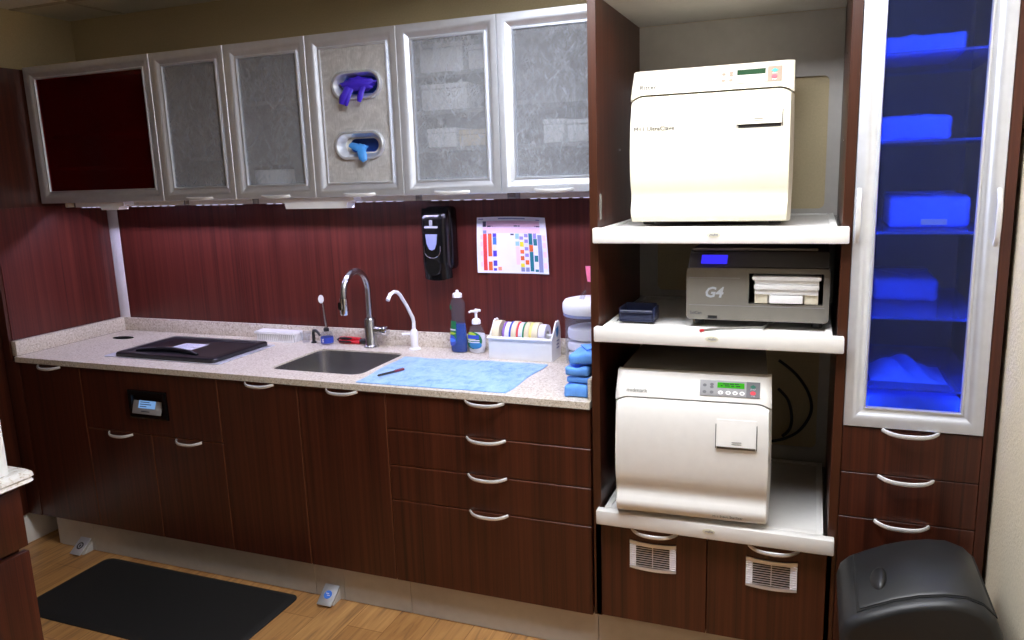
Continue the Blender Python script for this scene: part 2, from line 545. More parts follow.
# plane conversion: fronts were measured on y=-0.625, they are built on YD
YD = -0.615
def SX(x): return 3.4 + (x - 3.4) * 1.00435
def SZ(z): return 1.6509 + (z - 1.6509) * 1.00435

# ------------------------------------------------------------------ room shell
XL, XR, ZC, YF = -0.02, 3.885, 2.443, -4.6
struct('floor', B().box(XL - .1, XR + .1, YF - .1, .1, -0.06, 0), 'floor')
struct('wall_back', B().box(XL - .1, XR + .1, 0, .1, 0, ZC), 'wall')
struct('wall_left', B().box(XL - .1, XL, YF, 0, 0, ZC), 'wall')
struct('wall_right', B().box(XR, XR + .1, YF, 0, 0, ZC), 'wall_r')
struct('wall_front', B().box(XL - .1, XR + .1, YF - .1, YF, 0, ZC), 'front_paint')
struct('ceiling', B().box(XL - .1, XR + .1, YF - .1, .1, ZC, ZC + .06), 'ceiling')
b = B()
for k in range(7):
    x = 0.33 + 0.61 * k
    b.box(x - .012, x + .012, YF + .01, -0.002, ZC - .004, ZC + .002)
for k in range(8):
    y = -0.31 - 0.61 * k
    b.box(XL + .01, XR - .01, y - .012, y + .012, ZC - .004, ZC + .002)
struct('trim_1', b, 'tbar')                       # ceiling grid
struct('baseboard_left', B().box(XL, XL + .012, -1.6, -0.02, 0, .15, .003), 'white')
struct('baseboard_right', B().box(XR - .012, XR, -4.5, -0.66, 0, .1, .003), 'black_matte')
struct('trim_2', B().box(.064, .132, -.010, 0, .975, 1.545, .002), 'white_plastic')   # white corner strip

# ------------------------------------------------------------------ ceiling light and added fill light (above the frame)
def troffer(x, y, label, mat='troffer', lx=1.2, ly=.58):
    t = thing('ceiling_light', label, 'ceiling light', (x, y, ZC - .05), 0, 'recessed ceiling lights')
    b = B(); b.frame(x - lx / 2 - .03, x + lx / 2 + .03, -ly / 2 - .03, ly / 2 + .03, [(0, 0), (0, .045), (.03, .045), (.03, 0)])
    b.xf(Matrix.Translation((0, y, ZC - .047)) @ Matrix.Rotation(PI / 2, 4, 'X') if False else Matrix(((1, 0, 0, 0), (0, 0, 1, y), (0, 1, 0, ZC - .049), (0, 0, 0, 1))))
    obj('frame', b, 'white', t)
    obj('diffuser', B().box(x - lx / 2, x + lx / 2, y - ly / 2, y + ly / 2, ZC - .034, ZC - .03), mat, t)
troffer(2.95, -1.27, 'lit recessed ceiling light over the autoclaves')

troffer(1.6, -3.7, 'added dim fill light far behind the camera', 'fill_dim')  # unseen fill light, added to lift the ambient level and the reflections

# ------------------------------------------------------------------ left tall panel
t = thing('end_panel', 'tall dark wood end panel closing the left end of the counter', 'end panel', (.03, -.3, 0))
obj('panel', B().box(.0, .064, -.598, -.0, .155, 2.172), 'wood', t)
b = B(); b.box(XL + .001, .104, YD, -.599, .155, .8895, .001); b.box(XL + .001, .066, YD, -.599, .8898, 2.172, .001)
obj('filler_strip', b, 'wood', t)
t = thing('tall_cabinet', 'dark wood tall cabinet side running forward along the left wall', 'tall cabinet', (.0, -1.1, .155))
obj('side_panel', B().box(XL + .001, .02, -1.75, YD - .0015, .155, 2.172, .001), 'wood', t)
obj('top_panel', B().box(XL + .001, .02, -1.75, YD - .0015, 2.1725, 2.19, .001), 'edge_wood', t)

# ------------------------------------------------------------------ backsplash
t = thing('backsplash_panel', 'dark wood laminate panel coloured as LED lit on the wall above the counter', 'wall panel', (1.4, 0, .97))
obj('panel', B().box(.133, .872, -.0085, -.0006, .96, 1.576), 'lit_wood', t)
obj('panel', B().box(.873, 2.755, -.0085, -.0006, .96, 1.576), 'lit_wood', t)
t2 = thing('backsplash_panel', 'wood laminate panel coloured as LED lit on the side wall left of the counter', 'wall panel', (.07, -.3, .97))
obj('panel', B().box(.0645, .068, -.598, -.0125, .983, 1.565), 'lit_wood', t2)

# ------------------------------------------------------------------ countertop
t = thing('countertop', 'speckled beige solid surface countertop with an undermount sink', 'countertop', (1.4, -.3, .884))
ZT = .914
sink = rrect(1.395, 1.815, -.512, -.148, .045)
hole = oval(.257, -.178, .06, .034, 28)
b = B()
b.plate_holes([(.1, -.625), (2.748, -.625), (2.748, -.0095), (.1, -.0095)], [sink, hole], .8905, ZT)
o = obj('slab', b, 'counter', t, 30)
obj('upstand', B().box(.1, 2.748, -.02, -.0095, ZT + .0003, .981, .002), 'counter', t)
obj('upstand', B().box(.069, .0995, -.61, -.0095, ZT + .0003, .981, .002), 'counter', t)
obj('upstand', B().box(2.736, 2.7485, -.60, -.021, ZT, .984, .002), 'counter', t)
b = B()   # grommet well (open tube)
n = 28
po = oval(.257, -.178, .0594, .0334, n)
A = [b.bm.verts.new((x, y, .9141)) for x, y in po]; C2 = [b.bm.verts.new((x, y, .80)) for x, y in po]
for k in range(n):
    b.bm.faces.new((A[k], A[(k + 1) % n], C2[(k + 1) % n], C2[k]))
b.bm.faces.new(C2)
obj('grommet_hole', b, 'shadowgap', t, label='dark oval waste hole through the counter')
tag(t, t['label'], 'countertop')

# sink basin
t = thing('sink', 'stainless steel sink basin set under the counter', 'sink', (1.605, -.33, .70))
b = B()
rings = []
for ins, z in ((.0006, .9075), (.0012, .9078), (.002, .90), (.006, .75), (.02, .722), (.05, .712), (.15, .708)):
    rings.append([b.bm.verts.new((x, y, z)) for x, y in rrect(1.395 + ins, 1.815 - ins, -.512 + ins, -.148 - ins, max(.012, .05 - ins * .2))])
for q, w in zip(rings[:-1], rings[1:]):
    for k in range(len(q)):
        b.bm.faces.new((q[k], q[(k + 1) % len(q)], w[(k + 1) % len(q)], w[k]))
b.bm.faces.new(rings[-1])
obj('basin', b, 'steel', t, 50)
obj('drain', B().lathe([(.042, 0), (.042, .004), (.03, .003), (.024, -.002), (.0, -.002)], 1.605, -.33, 28, z0=.7095, caps=False), 'chrome', t)

# ------------------------------------------------------------------ base cabinets
ZB, ZTOP = .1543, .8865
SXs = [.107, .477, .8457, 1.2214, 1.604, 1.985, 2.7485]
ZSP = .6176
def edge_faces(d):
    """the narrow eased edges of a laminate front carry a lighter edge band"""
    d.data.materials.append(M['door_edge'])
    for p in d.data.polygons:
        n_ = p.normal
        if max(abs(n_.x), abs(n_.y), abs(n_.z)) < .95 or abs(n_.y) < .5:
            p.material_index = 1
def front(name, x0, x1, z0, z1, parent, hx=None, hz=None, hl=.135, g=.0015):
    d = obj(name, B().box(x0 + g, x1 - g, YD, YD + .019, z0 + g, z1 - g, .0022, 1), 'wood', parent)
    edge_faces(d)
    if hx is not None:
        bow_handle(hx, YD, hz, d, hl)
    return d
def cab(label, x0, x1):
    t = thing('base_cabinet', label, 'cabinet', ((x0 + x1) / 2, -.3, ZB), 0, 'base cabinets under the counter')
    b = B()
    b.box(x0 + .001, x0 + .017, YD + .0205, -.02, ZB, .8895); b.box(x1 - .017, x1 - .001, YD + .0205, -.02, ZB, .8895)
    b.box(x0 + .018, x1 - .018, YD + .0205, -.02, ZB, ZB + .016); b.box(x0 + .018, x1 - .018, -.036, -.02, ZB + .017, .8895)
    b.box(x0 + .018, x1 - .018, YD + .0205, YD + .04, .82, .8895)
    obj('body', b, 'wood', t)
    return t
t = cab('narrow base cabinet with one full height door at the left end of the counter', SXs[0], SXs[1])
front('door', SXs[0], SXs[1], ZB, ZTOP, t, .30, .882)
t = cab('base cabinet with a small lit display panel above two short doors', SXs[1], SXs[3])
fp = front('control_front', SXs[1], SXs[3], ZSP, ZTOP, t)
front('door', SXs[1], SXs[2], ZB, ZSP, t, .676, .611)
front('door', SXs[2], SXs[3], ZB, ZSP, t, 1.047, .611)
# recessed ultrasonic display
b = B(); b.frame(.752, .956, .692, .812, [(0, YD - .001), (.0, YD - .012), (.006, YD - .016), (.02, YD - .014), (.024, YD - .001)])
b.box(.775, .933, YD - .003, YD - .0006, .715, .789)
bz = obj('display_bezel', b, 'black', fp, label='black hooded display housing')
rot = Matrix.Translation((.853, YD - .008, .742)) @ Matrix.Rotation(math.radians(-18), 4, 'X')
b = B().box(-.08, .075, -.003, .003, -.03, .034, .002, mat=None); b.xf(rot)
obj('display_plate', b, 'panel_grey', fp)
b = B().box(-.048, .042, -.0042, -.0031, -.006, .026); b.xf(rot); obj('display', b, 'lcd_pale', fp, label='pale blue lit display')
b = B()
for r_, w in ((.018, .05), (.009, .06), (.0, .035)):
    b.box(-.04, -.04 + w, -.0047, -.0043, r_, r_ + .003)
b.box(-.03, .015, -.0037, -.0031, -.021, -.017)
b.xf(rot); obj('lettering', b, 'text_dark', fp)
t = cab('two door base cabinet under the sink', SXs[3], SXs[5])
front('door', SXs[3], SXs[4], ZB, ZTOP, t, 1.432, .883)
front('door', SXs[4], SXs[5], ZB, ZTOP, t, 1.805, .883)
t = cab('wide base cabinet of four drawers beside the autoclave tower', SXs[5], SXs[6])
zs = [ZB, .4801, .6159, .753, ZTOP]
for k in range(4):
    front('drawer', SXs[5], SXs[6], zs[k], zs[k + 1], t, 2.376, zs[k + 1] - (.003 if k == 3 else .0) + (-.002 if k < 3 else 0) + .001, .145)

# ------------------------------------------------------------------ kickboard and pedals
t = thing('kickboard', 'grey metal kickboard running under the base cabinets', 'kickboard', (1.4, -.57, 0))
YK = -.578
xs = [.155, .285, .375, 1.585, 1.72, 2.02, 2.757]
for i in range(len(xs) - 1):
    obj('kick_panel', B().box(xs[i] + .001, xs[i + 1] - .001, YK, YK + .018, .002, ZB - .002, .001, 1), 'kick', t)
obj('kick_panel', B().box(.14, .1545, YK + .003, -.02, .002, ZB - .002, .001, 1), 'kick', t)
def pedal(x0, x1, label, blue):
    t = thing('foot_pedal', label, 'foot pedal', ((x0 + x1) / 2, YK - .04, 0), 0, 'foot pedals at the kickboard')
    b = B().prism([(YK - .001, .002), (YK - .052, .002), (YK - .001, .05)], 'x', x0 + .006, x1 - .004)
    obj('wedge', b, 'kick', t)
    ang = math.atan2(.05, .068)
    mt = Matrix.Translation(((x0 + x1) / 2, YK - .041, .037)) @ Matrix.Rotation(ang, 4, 'X')
    hw = (x1 - x0) / 2
    b = B().box(-hw, hw, -.043, .043, -.002, .003, .001); b.xf(mt)
    p = obj('pedal_plate', b, 'alu', t)
    if blue:
        b = B().prism(oval(0, 0, .017, .017), 'z', .0032, .0042); b.xf(mt); st = obj('sticker', b, 'c_sky', p, label='round blue sticker')
        b = B().box(-.01, .004, .003, .006, .0043, .0048); b.box(-.002, .01, -.004, -.001, .0043, .0048); b.xf(mt); obj('lettering', b, 'label_white', p)
    else:
        b = B(); q = oval(0, 0, .017, .017); q2 = oval(0, 0, .011, .011); b.plate_holes(q, [q2], .0032, .0042); b.box(-.004, .004, -.006, .006, .0032, .0042); b.xf(mt); obj('ring_mark', b, 'text_dark', p, label='dark ring mark')
pedal(.30, .362, 'metal foot pedal with a dark ring mark beyond the left end of the mat', False)
pedal(1.638, 1.703, 'metal foot pedal with a round blue sticker below the sink cabinet', True)

# ------------------------------------------------------------------ wall cabinets
UX = [.0738, .8134, 1.1966, 1.5847, 1.9754, 2.3657, 2.7555]
UZ0, UZ1, YU = 1.5771, 2.1807, -.3601
FP = [(0, YU + .02), (0, YU - .004), (.0015, YU - .006), (.018, YU - .0065), (.026, YU - .004), (.034, YU + .001), (.041, YU + .006), (.046, YU + .008), (.048, YU + .0035), (.053, YU + .0035), (.055, YU + .008), (.055, YU + .02)]
def wallcab(i, label, inside='cab_in'):
    x0, x1 = UX[i], UX[i + 1]
    t = thing('wall_cabinet', label, 'cabinet', ((x0 + x1) / 2, -.17, UZ0), 0, 'metal framed wall cabinets')
    b = B()
    b.box(x0 + .001, x0 + .015, YU + .03, -.002, UZ0, UZ1); b.box(x1 - .015, x1 - .001, YU + .03, -.002, UZ0, UZ1)
    b.box(x0 + .016, x1 - .016, YU + .03, -.002, UZ0, UZ0 + .014); b.box(x0 + .016, x1 - .016, YU + .03, -.002, UZ1 - .014, UZ1)
    b.box(x0 + .016, x1 - .016, -.014, -.002, UZ0 + .015, UZ1 - .015)
    obj('body', b, inside, t)
    d = obj('door', B().frame(x0 + .001, x1 - .001, UZ0 + .001, UZ1 - .001, FP), 'alu', t, 25, label='satin aluminium door frame')
    return t, d, x0, x1
def pane(d, x0, x1, mat, label=None):
    return obj('glass_pane', B().box(x0 + .0558, x1 - .0558, YU + .0115, YU + .0155, UZ0 + .0558, UZ1 - .0558), mat, d, label=label)
def shelf(t, x0, x1, z, mat='cab_in'):
    obj('shelf', B().box(x0 + .0165, x1 - .0165, -.27, -.0155, z, z + .015), mat, t)
def uhandle(d, x0, x1):
    bow_handle((x0 + x1) / 2 + .0, YU - .002, UZ0 + .009, d, .14, sag=.003, out=.018)
t, d, x0, x1 = wallcab(0, 'wide wall cabinet with a dark red glass door at the far left')
pane(d, x0, x1, 'red_pane', 'dark red glass'); shelf(t, x0, x1, 1.87); shelf(t, x0, x1, 1.725)
t, d, x0, x1 = wallcab(1, 'wall cabinet with plain frosted glass door just right of the red one')
pane(d, x0, x1, 'pane'); shelf(t, x0, x1, 1.74); uhandle(d, x0, x1)
t, d, x0, x1 = wallcab(2, 'frosted wall cabinet showing one white tub, left of the glove door')
pane(d, x0, x1, 'pane'); shelf(t, x0, x1, 1.95); uhandle(d, x0, x1)
# glove dispensing cabinet
t, d, x0, x1 = wallcab(3, 'wall cabinet whose grey door has two oval glove openings')
uhandle(d, x0, x1)
gz = [(1.988, 1.793), (1.769, 1.789)]
b = B()
b.plate_holes([(x0 + .0558, UZ0 + .0558), (x1 - .0558, UZ0 + .0558), (x1 - .0558, UZ1 - .0558), (x0 + .0558, UZ1 - .0558)],
              [stadium(cx - .101, cx + .101, z - .046, z + .046) for z, cx in gz], YU + .010, YU + .015, 'y')
obj('door_panel', b, 'glove_panel', d, 30, label='scratched grey panel')
for z, cx in gz:
    b = B(); rings = []
    for ex, ez, y in ((.108, .052, YU + .0098), (.108, .052, YU + .002), (.104, .048, YU - .003), (.096, .042, YU - .002), (.086, .035, YU + .012), (.078, .03, YU + .034)):
        rings.append([b.bm.verts.new((u, y, v)) for u, v in stadium(cx - ex, cx + ex, z - ez, z + ez)])
    for q, w in zip(rings[:-1], rings[1:]):
        for k in range(len(q)):
            b.bm.faces.new((q[k], q[(k + 1) % len(q)], w[(k + 1) % len(q)], w[k]))
    obj('oval_bezel', b, 'alu', d, 40, label='oval metal surround')
for (z, cx), kind in zip(gz, ('violet', 'blue')):
    g = thing('glove_box', 'dark blue box of %s gloves behind the %s oval opening' % (kind, 'upper' if kind == 'violet' else 'lower'), 'glove box', (cx, -.2, z - .06), 0, 'glove boxes in the wall cabinet')
    b = B(); yb = YU + .036
    b.plate_holes([(cx - .12, z - .062), (cx + .12, z - .062), (cx + .12, z + .062), (cx - .12, z + .062)], [stadium(cx - .062, cx + .07, z - .026, z + .026)], yb, yb + .003, 'y')
    b.box(cx - .12, cx - .117, yb + .0031, -.04, z - .062, z + .062); b.box(cx + .117, cx + .12, yb + .0031, -.04, z - .062, z + .062)
    b.box(cx - .1165, cx + .1165, yb + .0031, -.04, z - .062, z - .059); b.box(cx - .1165, cx + .1165, yb + .0031, -.04, z + .059, z + .062)
    b.box(cx - .1165, cx + .1165, -.043, -.04, z - .0585, z + .0585)
    obj('carton', b, 'glove_box', g)
    obj('liner', B().prism(stadium(cx - .095, cx + .095, z - .05, z + .05), 'y', yb + .03, yb + .034), 'glove_box', g)
    if kind == 'blue':
        b = B(); b.plate_holes(stadium(cx - .086, cx + .086, z - .033, z + .033), [stadium(cx - .058, cx + .066, z - .025, z + .025)], yb - .0016, yb - .0004, 'y'); obj('opening_rim', b, 'box_white', g)
def glove(cx, z, mat, label, fingers, bunch):
    """bunched glove pushing out of its opening, with cuff/fingers hanging over the lip"""
    g = thing('glove', label, 'glove', (cx, YU, z - .05), 0, 'gloves hanging out of the openings')
    b = B()
    rnd = random.Random(int(cx * 1000 + z * 999))
    def f(u, v):
        th = 2 * PI * u; ph = PI * (v - .5)
        w = 1 + .16 * math.sin(5 * th + 3 * ph) * math.cos(ph) + .1 * math.sin(9 * th - 5 * ph)
        return (bunch[2] + cx + bunch[0] * math.cos(th) * math.cos(ph) * w, YU + .012 + .02 * math.sin(ph) , bunch[3] + z + bunch[1] * math.sin(th) * math.cos(ph) * w)
    b.grid(f, 40, 12)
    bmesh.ops.remove_doubles(b.bm, verts=b.bm.verts, dist=1e-5)
    for pts, r in fingers:
        b.tube([(cx + x, YU + y, z + zz) for x, y, zz in pts], r, 10, .45, up=(1, 0, 0))
    obj('glove_sheet', b, mat, g, 60)
    return g
cx, z = gz[0][1], gz[0][0]
glove(cx, z, 'violet_glove', 'bunched violet glove hanging out of the upper oval opening',
      [([(-.035, .005, -.005), (-.038, -.010, -.028), (-.05, -.016, -.05), (-.056, -.017, -.068)], [.016, .018, .018, .012]),
       ([(-.02, .004, -.01), (-.026, -.012, -.035), (-.034, -.018, -.062), (-.036, -.018, -.076)], [.012, .013, .012, .006]),
       ([(.03, .006, -.006), (.028, -.010, -.028), (.024, -.016, -.05), (.02, -.017, -.064)], [.014, .014, .013, .008])], (.07, .025, .004, .002))
cx, z = gz[1][1], gz[1][0]
glove(cx, z, 'blue_glove', 'light blue glove finger hanging out of the lower oval opening',
      [([(-.045, .014, .004), (-.02, .006, -.004), (.004, -.004, -.012), (.03, .002, -.016)], [.012, .016, .016, .012]),
       ([(.008, .0, -.008), (.016, -.012, -.026), (.026, -.017, -.046), (.034, -.018, -.060)], [.014, .018, .018, .01])], (.03, .012, -.002, -.008))
t, d, x0, x1 = wallcab(4, 'frosted wall cabinet with white boxes stacked on three shelves')
pane(d, x0, x1, 'pane'); uhandle(d, x0, x1)
S5 = [2.005, 1.87, 1.735]
for z in S5: shelf(t, x0, x1, z)
t, d, x0, x1 = wallcab(5, 'frosted wall cabinet against the tower with two white boxes low inside')
pane(d, x0, x1, 'pane'); uhandle(d, x0, x1); shelf(t, x0, x1, 1.885); shelf(t, x0, x1, 1.733)
def carton(x0, x1, y0, y1, z0, z1, label, mat='box_white', cat='box', name='supply_box', group='boxes behind frosted glass'):
    t = thing(name, label, cat, ((x0 + x1) / 2, (y0 + y1) / 2, z0), 0, group)
    obj('carton', B().box(x0, x1, y0, y1, z0, z1 - .018, .006), mat, t)
    obj('lid', B().box(x0 - .002, x1 + .002, y0 - .002, y1 + .002, z1 - .0175, z1, .005), mat, t)
carton(2.012, 2.19, -.262, -.06, S5[0] + .0155, S5[0] + .119, 'large white box on the top shelf of the three shelf cabinet')
carton(2.21, 2.335, -.262, -.06, S5[0] + .0155, S5[0] + .10, 'smaller box on the top shelf beside the large white box')
carton(2.012, 2.20, -.262, -.06, S5[1] + .0155, S5[1] + .11, 'white box alone on the middle shelf of the three shelf cabinet')
carton(2.03, 2.15, -.262, -.06, S5[2] + .0155, S5[2] + .085, 'white box on the bottom shelf beside the beige box')
carton(2.16, 2.30, -.262, -.06, S5[2] + .0155, S5[2] + .075, 'beige box on the bottom shelf of the three shelf cabinet', 'box_beige')
carton(2.49, 2.57, -.262, -.06, 1.7485, 1.83, 'left one of two white boxes beside the tower')
carton(2.58, 2.70, -.262, -.06, 1.7485, 1.825, 'right one of two white boxes beside the tower')
t = thing('tub', 'white tub with dark lid behind the frosted door left of the gloves', 'tub', (1.30, -.2, 1.592))
obj('body', B().lathe([(.07, 0), (.078, .01), (.08, .09), (.076, .1)], 1.30, -.24, 32, z0=1.592), 'box_white', t)
obj('lid', B().lathe([(.082, 0), (.082, .014), (.076, .018)], 1.30, -.24, 32, z0=1.6925), 'dark_grey', t)

# under-cabinet LED fixtures
strips = [(.186, .462), (.493, .837), (.865, 1.206), (1.238, 1.592), (1.623, 1.977), (2.003, 2.355), (2.402, 2.72)]
lab = ['leftmost under cabinet light strip, near the corner', 'second light strip from the left, under the right half of the red cabinet',
       'third light strip from the left, under the plain frosted cabinet', 'light strip under the cabinet left of the glove door',
       'light strip under the glove door cabinet', 'light strip above the black soap dispenser', 'rightmost light strip, beside the tower']
YL = -.25
for (x0, x1), lb in zip(strips, lab):
    t = thing('under_cabinet_light', lb, 'strip light', ((x0 + x1) / 2, YL, UZ0 - .022), 0, 'under cabinet light strips')
    b = B()
    HW = .028
    b.box(x0, x1, YL - HW - .003, YL + HW + .003, UZ0 - .0045, UZ0 - .0005)
    b.box(x0, x1, YL - HW - .003, YL - HW, UZ0 - .022, UZ0 - .0046); b.box(x0, x1, YL + HW, YL + HW + .003, UZ0 - .022, UZ0 - .0046)
    obj('housing', b, 'patch_grey', t)
    for xe in (x0, x1):
        b = B().lathe([(HW, -.022), (HW + .003, -.018), (HW + .003, -.0005)], xe, YL, 20, z0=UZ0)
        obj('end_cap', b, 'panel_grey', t, label='grey rounded end cap')
    obj('front_lip', B().box(x0 + .002, x1 - .002, YL - HW - .0055, YL - HW - .0031, UZ0 - .022, UZ0 - .0006), 'white_plastic', t)
    obj('led_strip', B().box(x0 + .035, x1 - .035, YL - .0025, YL + .0025, UZ0 - .0065, UZ0 - .0046), 'led', t, label='glowing white LED strip')
    b = B(); nb = 6
    for k in range(nb):
        xa = x0 + .04 + (x1 - x0 - .08) * k / nb
        b.box(xa, xa + (x1 - x0 - .08) / nb * .62, YL - HW - .0052, YL - HW - .0005, UZ0 - .0242, UZ0 - .0222)
    obj('lens', b, 'lens', t, label='row of glowing LED lenses')
t = thing('cable_box', 'small cream power box under the red cabinet at far left', 'power box', (.19, -.27, 1.553))
obj('housing', B().box(.14, .158, -.30, -.24, 1.556, 1.576, .003), 'off_white', t)
obj('cord', B().tube([(.15, -.24, 1.568), (.15, -.2, 1.572), (.15, -.12, 1.57), (.15, -.02, 1.572)], .003, 8), 'off_white', t)
t = thing('cable_clip', 'cream cable clip under the wall cabinets beside the tower', 'cable clip', (2.735, -.28, 1.555))
obj('clip', B().tube([(2.737, -.3, 1.572), (2.74, -.3, 1.56), (2.745, -.3, 1.552)], [.008, .011, .007], 10), 'off_white', t)
obj('cord', B().tube([(2.737, -.299, 1.575), (2.737, -.2, 1.573), (2.737, -.05, 1.573)], .0025, 8), 'off_white', t)
def bracket(x0, x1, y0, y1, z0, label):
    t = thing('light_bracket', label, 'bracket', ((x0 + x1) / 2, (y0 + y1) / 2, z0), 0, 'brackets under the wall cabinets')
    zt = UZ0 - .0015
    obj('tray', B().prism([(x0, zt), (x0, zt - .014), (x0 + .03, zt - .02), (x0 + .035, z0), (x1 - .035, z0), (x1 - .03, zt - .02), (x1, zt - .014), (x1, zt)], 'y', y0, y1), 'white_plastic', t)
    b = B()
    for xx in (x0 + .012, x1 - .012):
        b.lathe([(.006, 0), (.006, .003), (.003, .004)], xx, (y0 + y1) / 2, 12, z0=zt - .0185)
    obj('screw', b, 'steel', t)
bracket(1.385, 1.74, -.345, -.29, 1.534, 'pale plastic tray hanging under the glove door cabinet')
bracket(.385, .555, -.345, -.29, 1.543, 'pale plastic bracket under the red cabinet above the corner strip')

# ------------------------------------------------------------------ autoclave tower
TX0, TX1 = 2.758, 3.4975
YT = -.625
t = thing('autoclave_tower', 'tall open dark wood tower with three white pull out shelves', 'tower cabinet', (3.13, -.3, .17))
def side(x0, x1):
    o = obj('side_panel', B().box(x0, x1, YT + .001, -.002, .17, 2.176), 'wood', t)
    obj('edge_band', B().box(x0, x1, YT, YT + .0009, .17, 2.176), 'edge_wood', o)
    return o
s1 = side(TX0, TX0 + .025); s2 = side(TX1 - .025, TX1)
ix0, ix1 = TX0 + .0255, TX1 - .0255
obj('top_panel', B().box(ix0, ix1, -.60, -.016, 2.148, 2.176), 'niche', t)
b = B()
pat = [rrect(3.19, 3.43, 1.49, 1.937, .02), rrect(2.85, 3.10, 1.19, 1.40, .02), rrect(3.18, 3.436, .61, 1.03, .02)]
b.plate_holes([(ix0, .17), (ix1, .17), (ix1, 2.147), (ix0, 2.147)], pat, -.013, -.003, 'y')
obj('back_panel', b, 'niche', t, 30, label='pale grey back panel with rounded cut-outs')
b = B()
for zz in (1.964, 1.711):
    b.prism(oval(-.33, zz, .0035, .0035, 10), 'x', TX0 + .025, TX0 + .0262)
    b.prism(oval(-.33, zz, .0035, .0035, 10), 'x', TX1 - .0262, TX1 - .025)
obj('shelf_pin', b, 'steel', t)
obj('inner_label', B().box(TX0 + .025, TX0 + .0258, -.60, -.575, 1.497, 1.575), 'text_grey', t, label='small grey sticker inside the tower')
SH = [(1.4753, 1.4294), (1.1692, 1.1236), (.5633, .5146)]
for zt, zb in SH:
    b = B()
    b.box(2.7745, 3.4905, -.66, -.6265, zb, zt, .004)
    b.box(ix0 + .012, ix1 - .012, -.626, -.03, zt - .022, zt - .006, .002)
    b.box(ix0 + .012, ix0 + .03, -.626, -.03, zt - .0059, zt, .001); b.box(ix1 - .03, ix1 - .012, -.626, -.03, zt - .0059, zt, .001)
    b.box(ix0 + .0305, ix1 - .0305, -.05, -.03, zt - .0059, zt, .001)
    b.box(ix0 + .0305, ix1 - .0305, -.626, -.6, zt - .0059, zt, .001)
    s = obj('pull_out_shelf', b, 'white', t, label='white pull-out shelf')
    for xx in (ix0 + .0005, ix1 - .0105):
        obj('slide', B().box(xx, xx + .010, -.60, -.05, zt - .04, zt - .006), 'steel', s)
    bx, bzz = 3.133, (zt + zb) / 2 + .003
    obj('badge', B().prism(oval(bx, bzz, .019, .0085), 'y', -.6615, -.6601), 'badge', s, label='small oval badge')
    text('lettering', 'mdm', .012, (bx, -.6618, bzz), 'badge_blue', s, .0003, shear=.3)
obj('face_rail', B().box(ix0, ix1, -.60, -.585, .49, .5135), 'wood', t)
obj('bottom_panel', B().box(ix0, ix1, -.602, -.016, .172, .188), 'wood', t)
def tower_door(x0, x1, hx):
    d = obj('door', B().box(x0 + .0015, x1 - .0015, YT, YT + .019, .172, .508, .001, 1), 'wood', t)
    bow_handle(hx, YT, .5, d, .145)
    vx0, vx1 = hx - .079, hx + .071
    b = B()
    zt, zb = .462, .366
    def curve(u): return .006 * (1 - (2 * u - 1) ** 2)
    nn = 16
    top = [(vx0 + (vx1 - vx0) * k / nn, zt - curve(k / nn)) for k in range(nn + 1)]
    bot = [(vx0 + (vx1 - vx0) * k / nn, zb - curve(k / nn)) for k in range(nn + 1)]
    for A, off in ((top, -.012), (bot, .010)):
        for p, q in zip(A[:-1], A[1:]):
            b.prism([(p[0], p[1]), (q[0], q[1]), (q[0], q[1] + off), (p[0], p[1] + off)], 'y', YT - .006, YT - .001)
    for k in range(10):
        zz = zt - .016 - k * .0078
        for (a0, a1) in ((0, .14), (.86, 1)):
            b.box(vx0 + (vx1 - vx0) * a0, vx0 + (vx1 - vx0) * a1, YT - .006, YT - .001, zz - .0062, zz + .0008, .001, 1)
    v = obj('vent_grille', b, 'alu', d, label='satin aluminium louvred vent')
    b = B()
    w = vx1 - vx0
    for k in range(10):
        zz = zt - .016 - k * .0078
        b.box(vx0 + w * .141, vx0 + w * .859, YT - .005, YT - .0015, zz - .0012, zz + .0005)
    b.box(vx0 + w * .49, vx0 + w * .51, YT - .0055, YT - .0051, zb + .008, zt - .012)
    obj('louvre_bars', b, 'alu', v)
    obj('vent_opening', B().box(vx0 + w * .01, vx1 - w * .01, YT - .0012, YT - .0003, zb + .002, zt - .012), 'shadowgap', v)
tower_door(2.762, 3.1245, 2.958)
tower_door(3.1245, 3.489, 3.322)
obj('kick_panel', B().box(2.758, 3.873, YK, YK + .018, .002, .168, .001), 'kick', t)

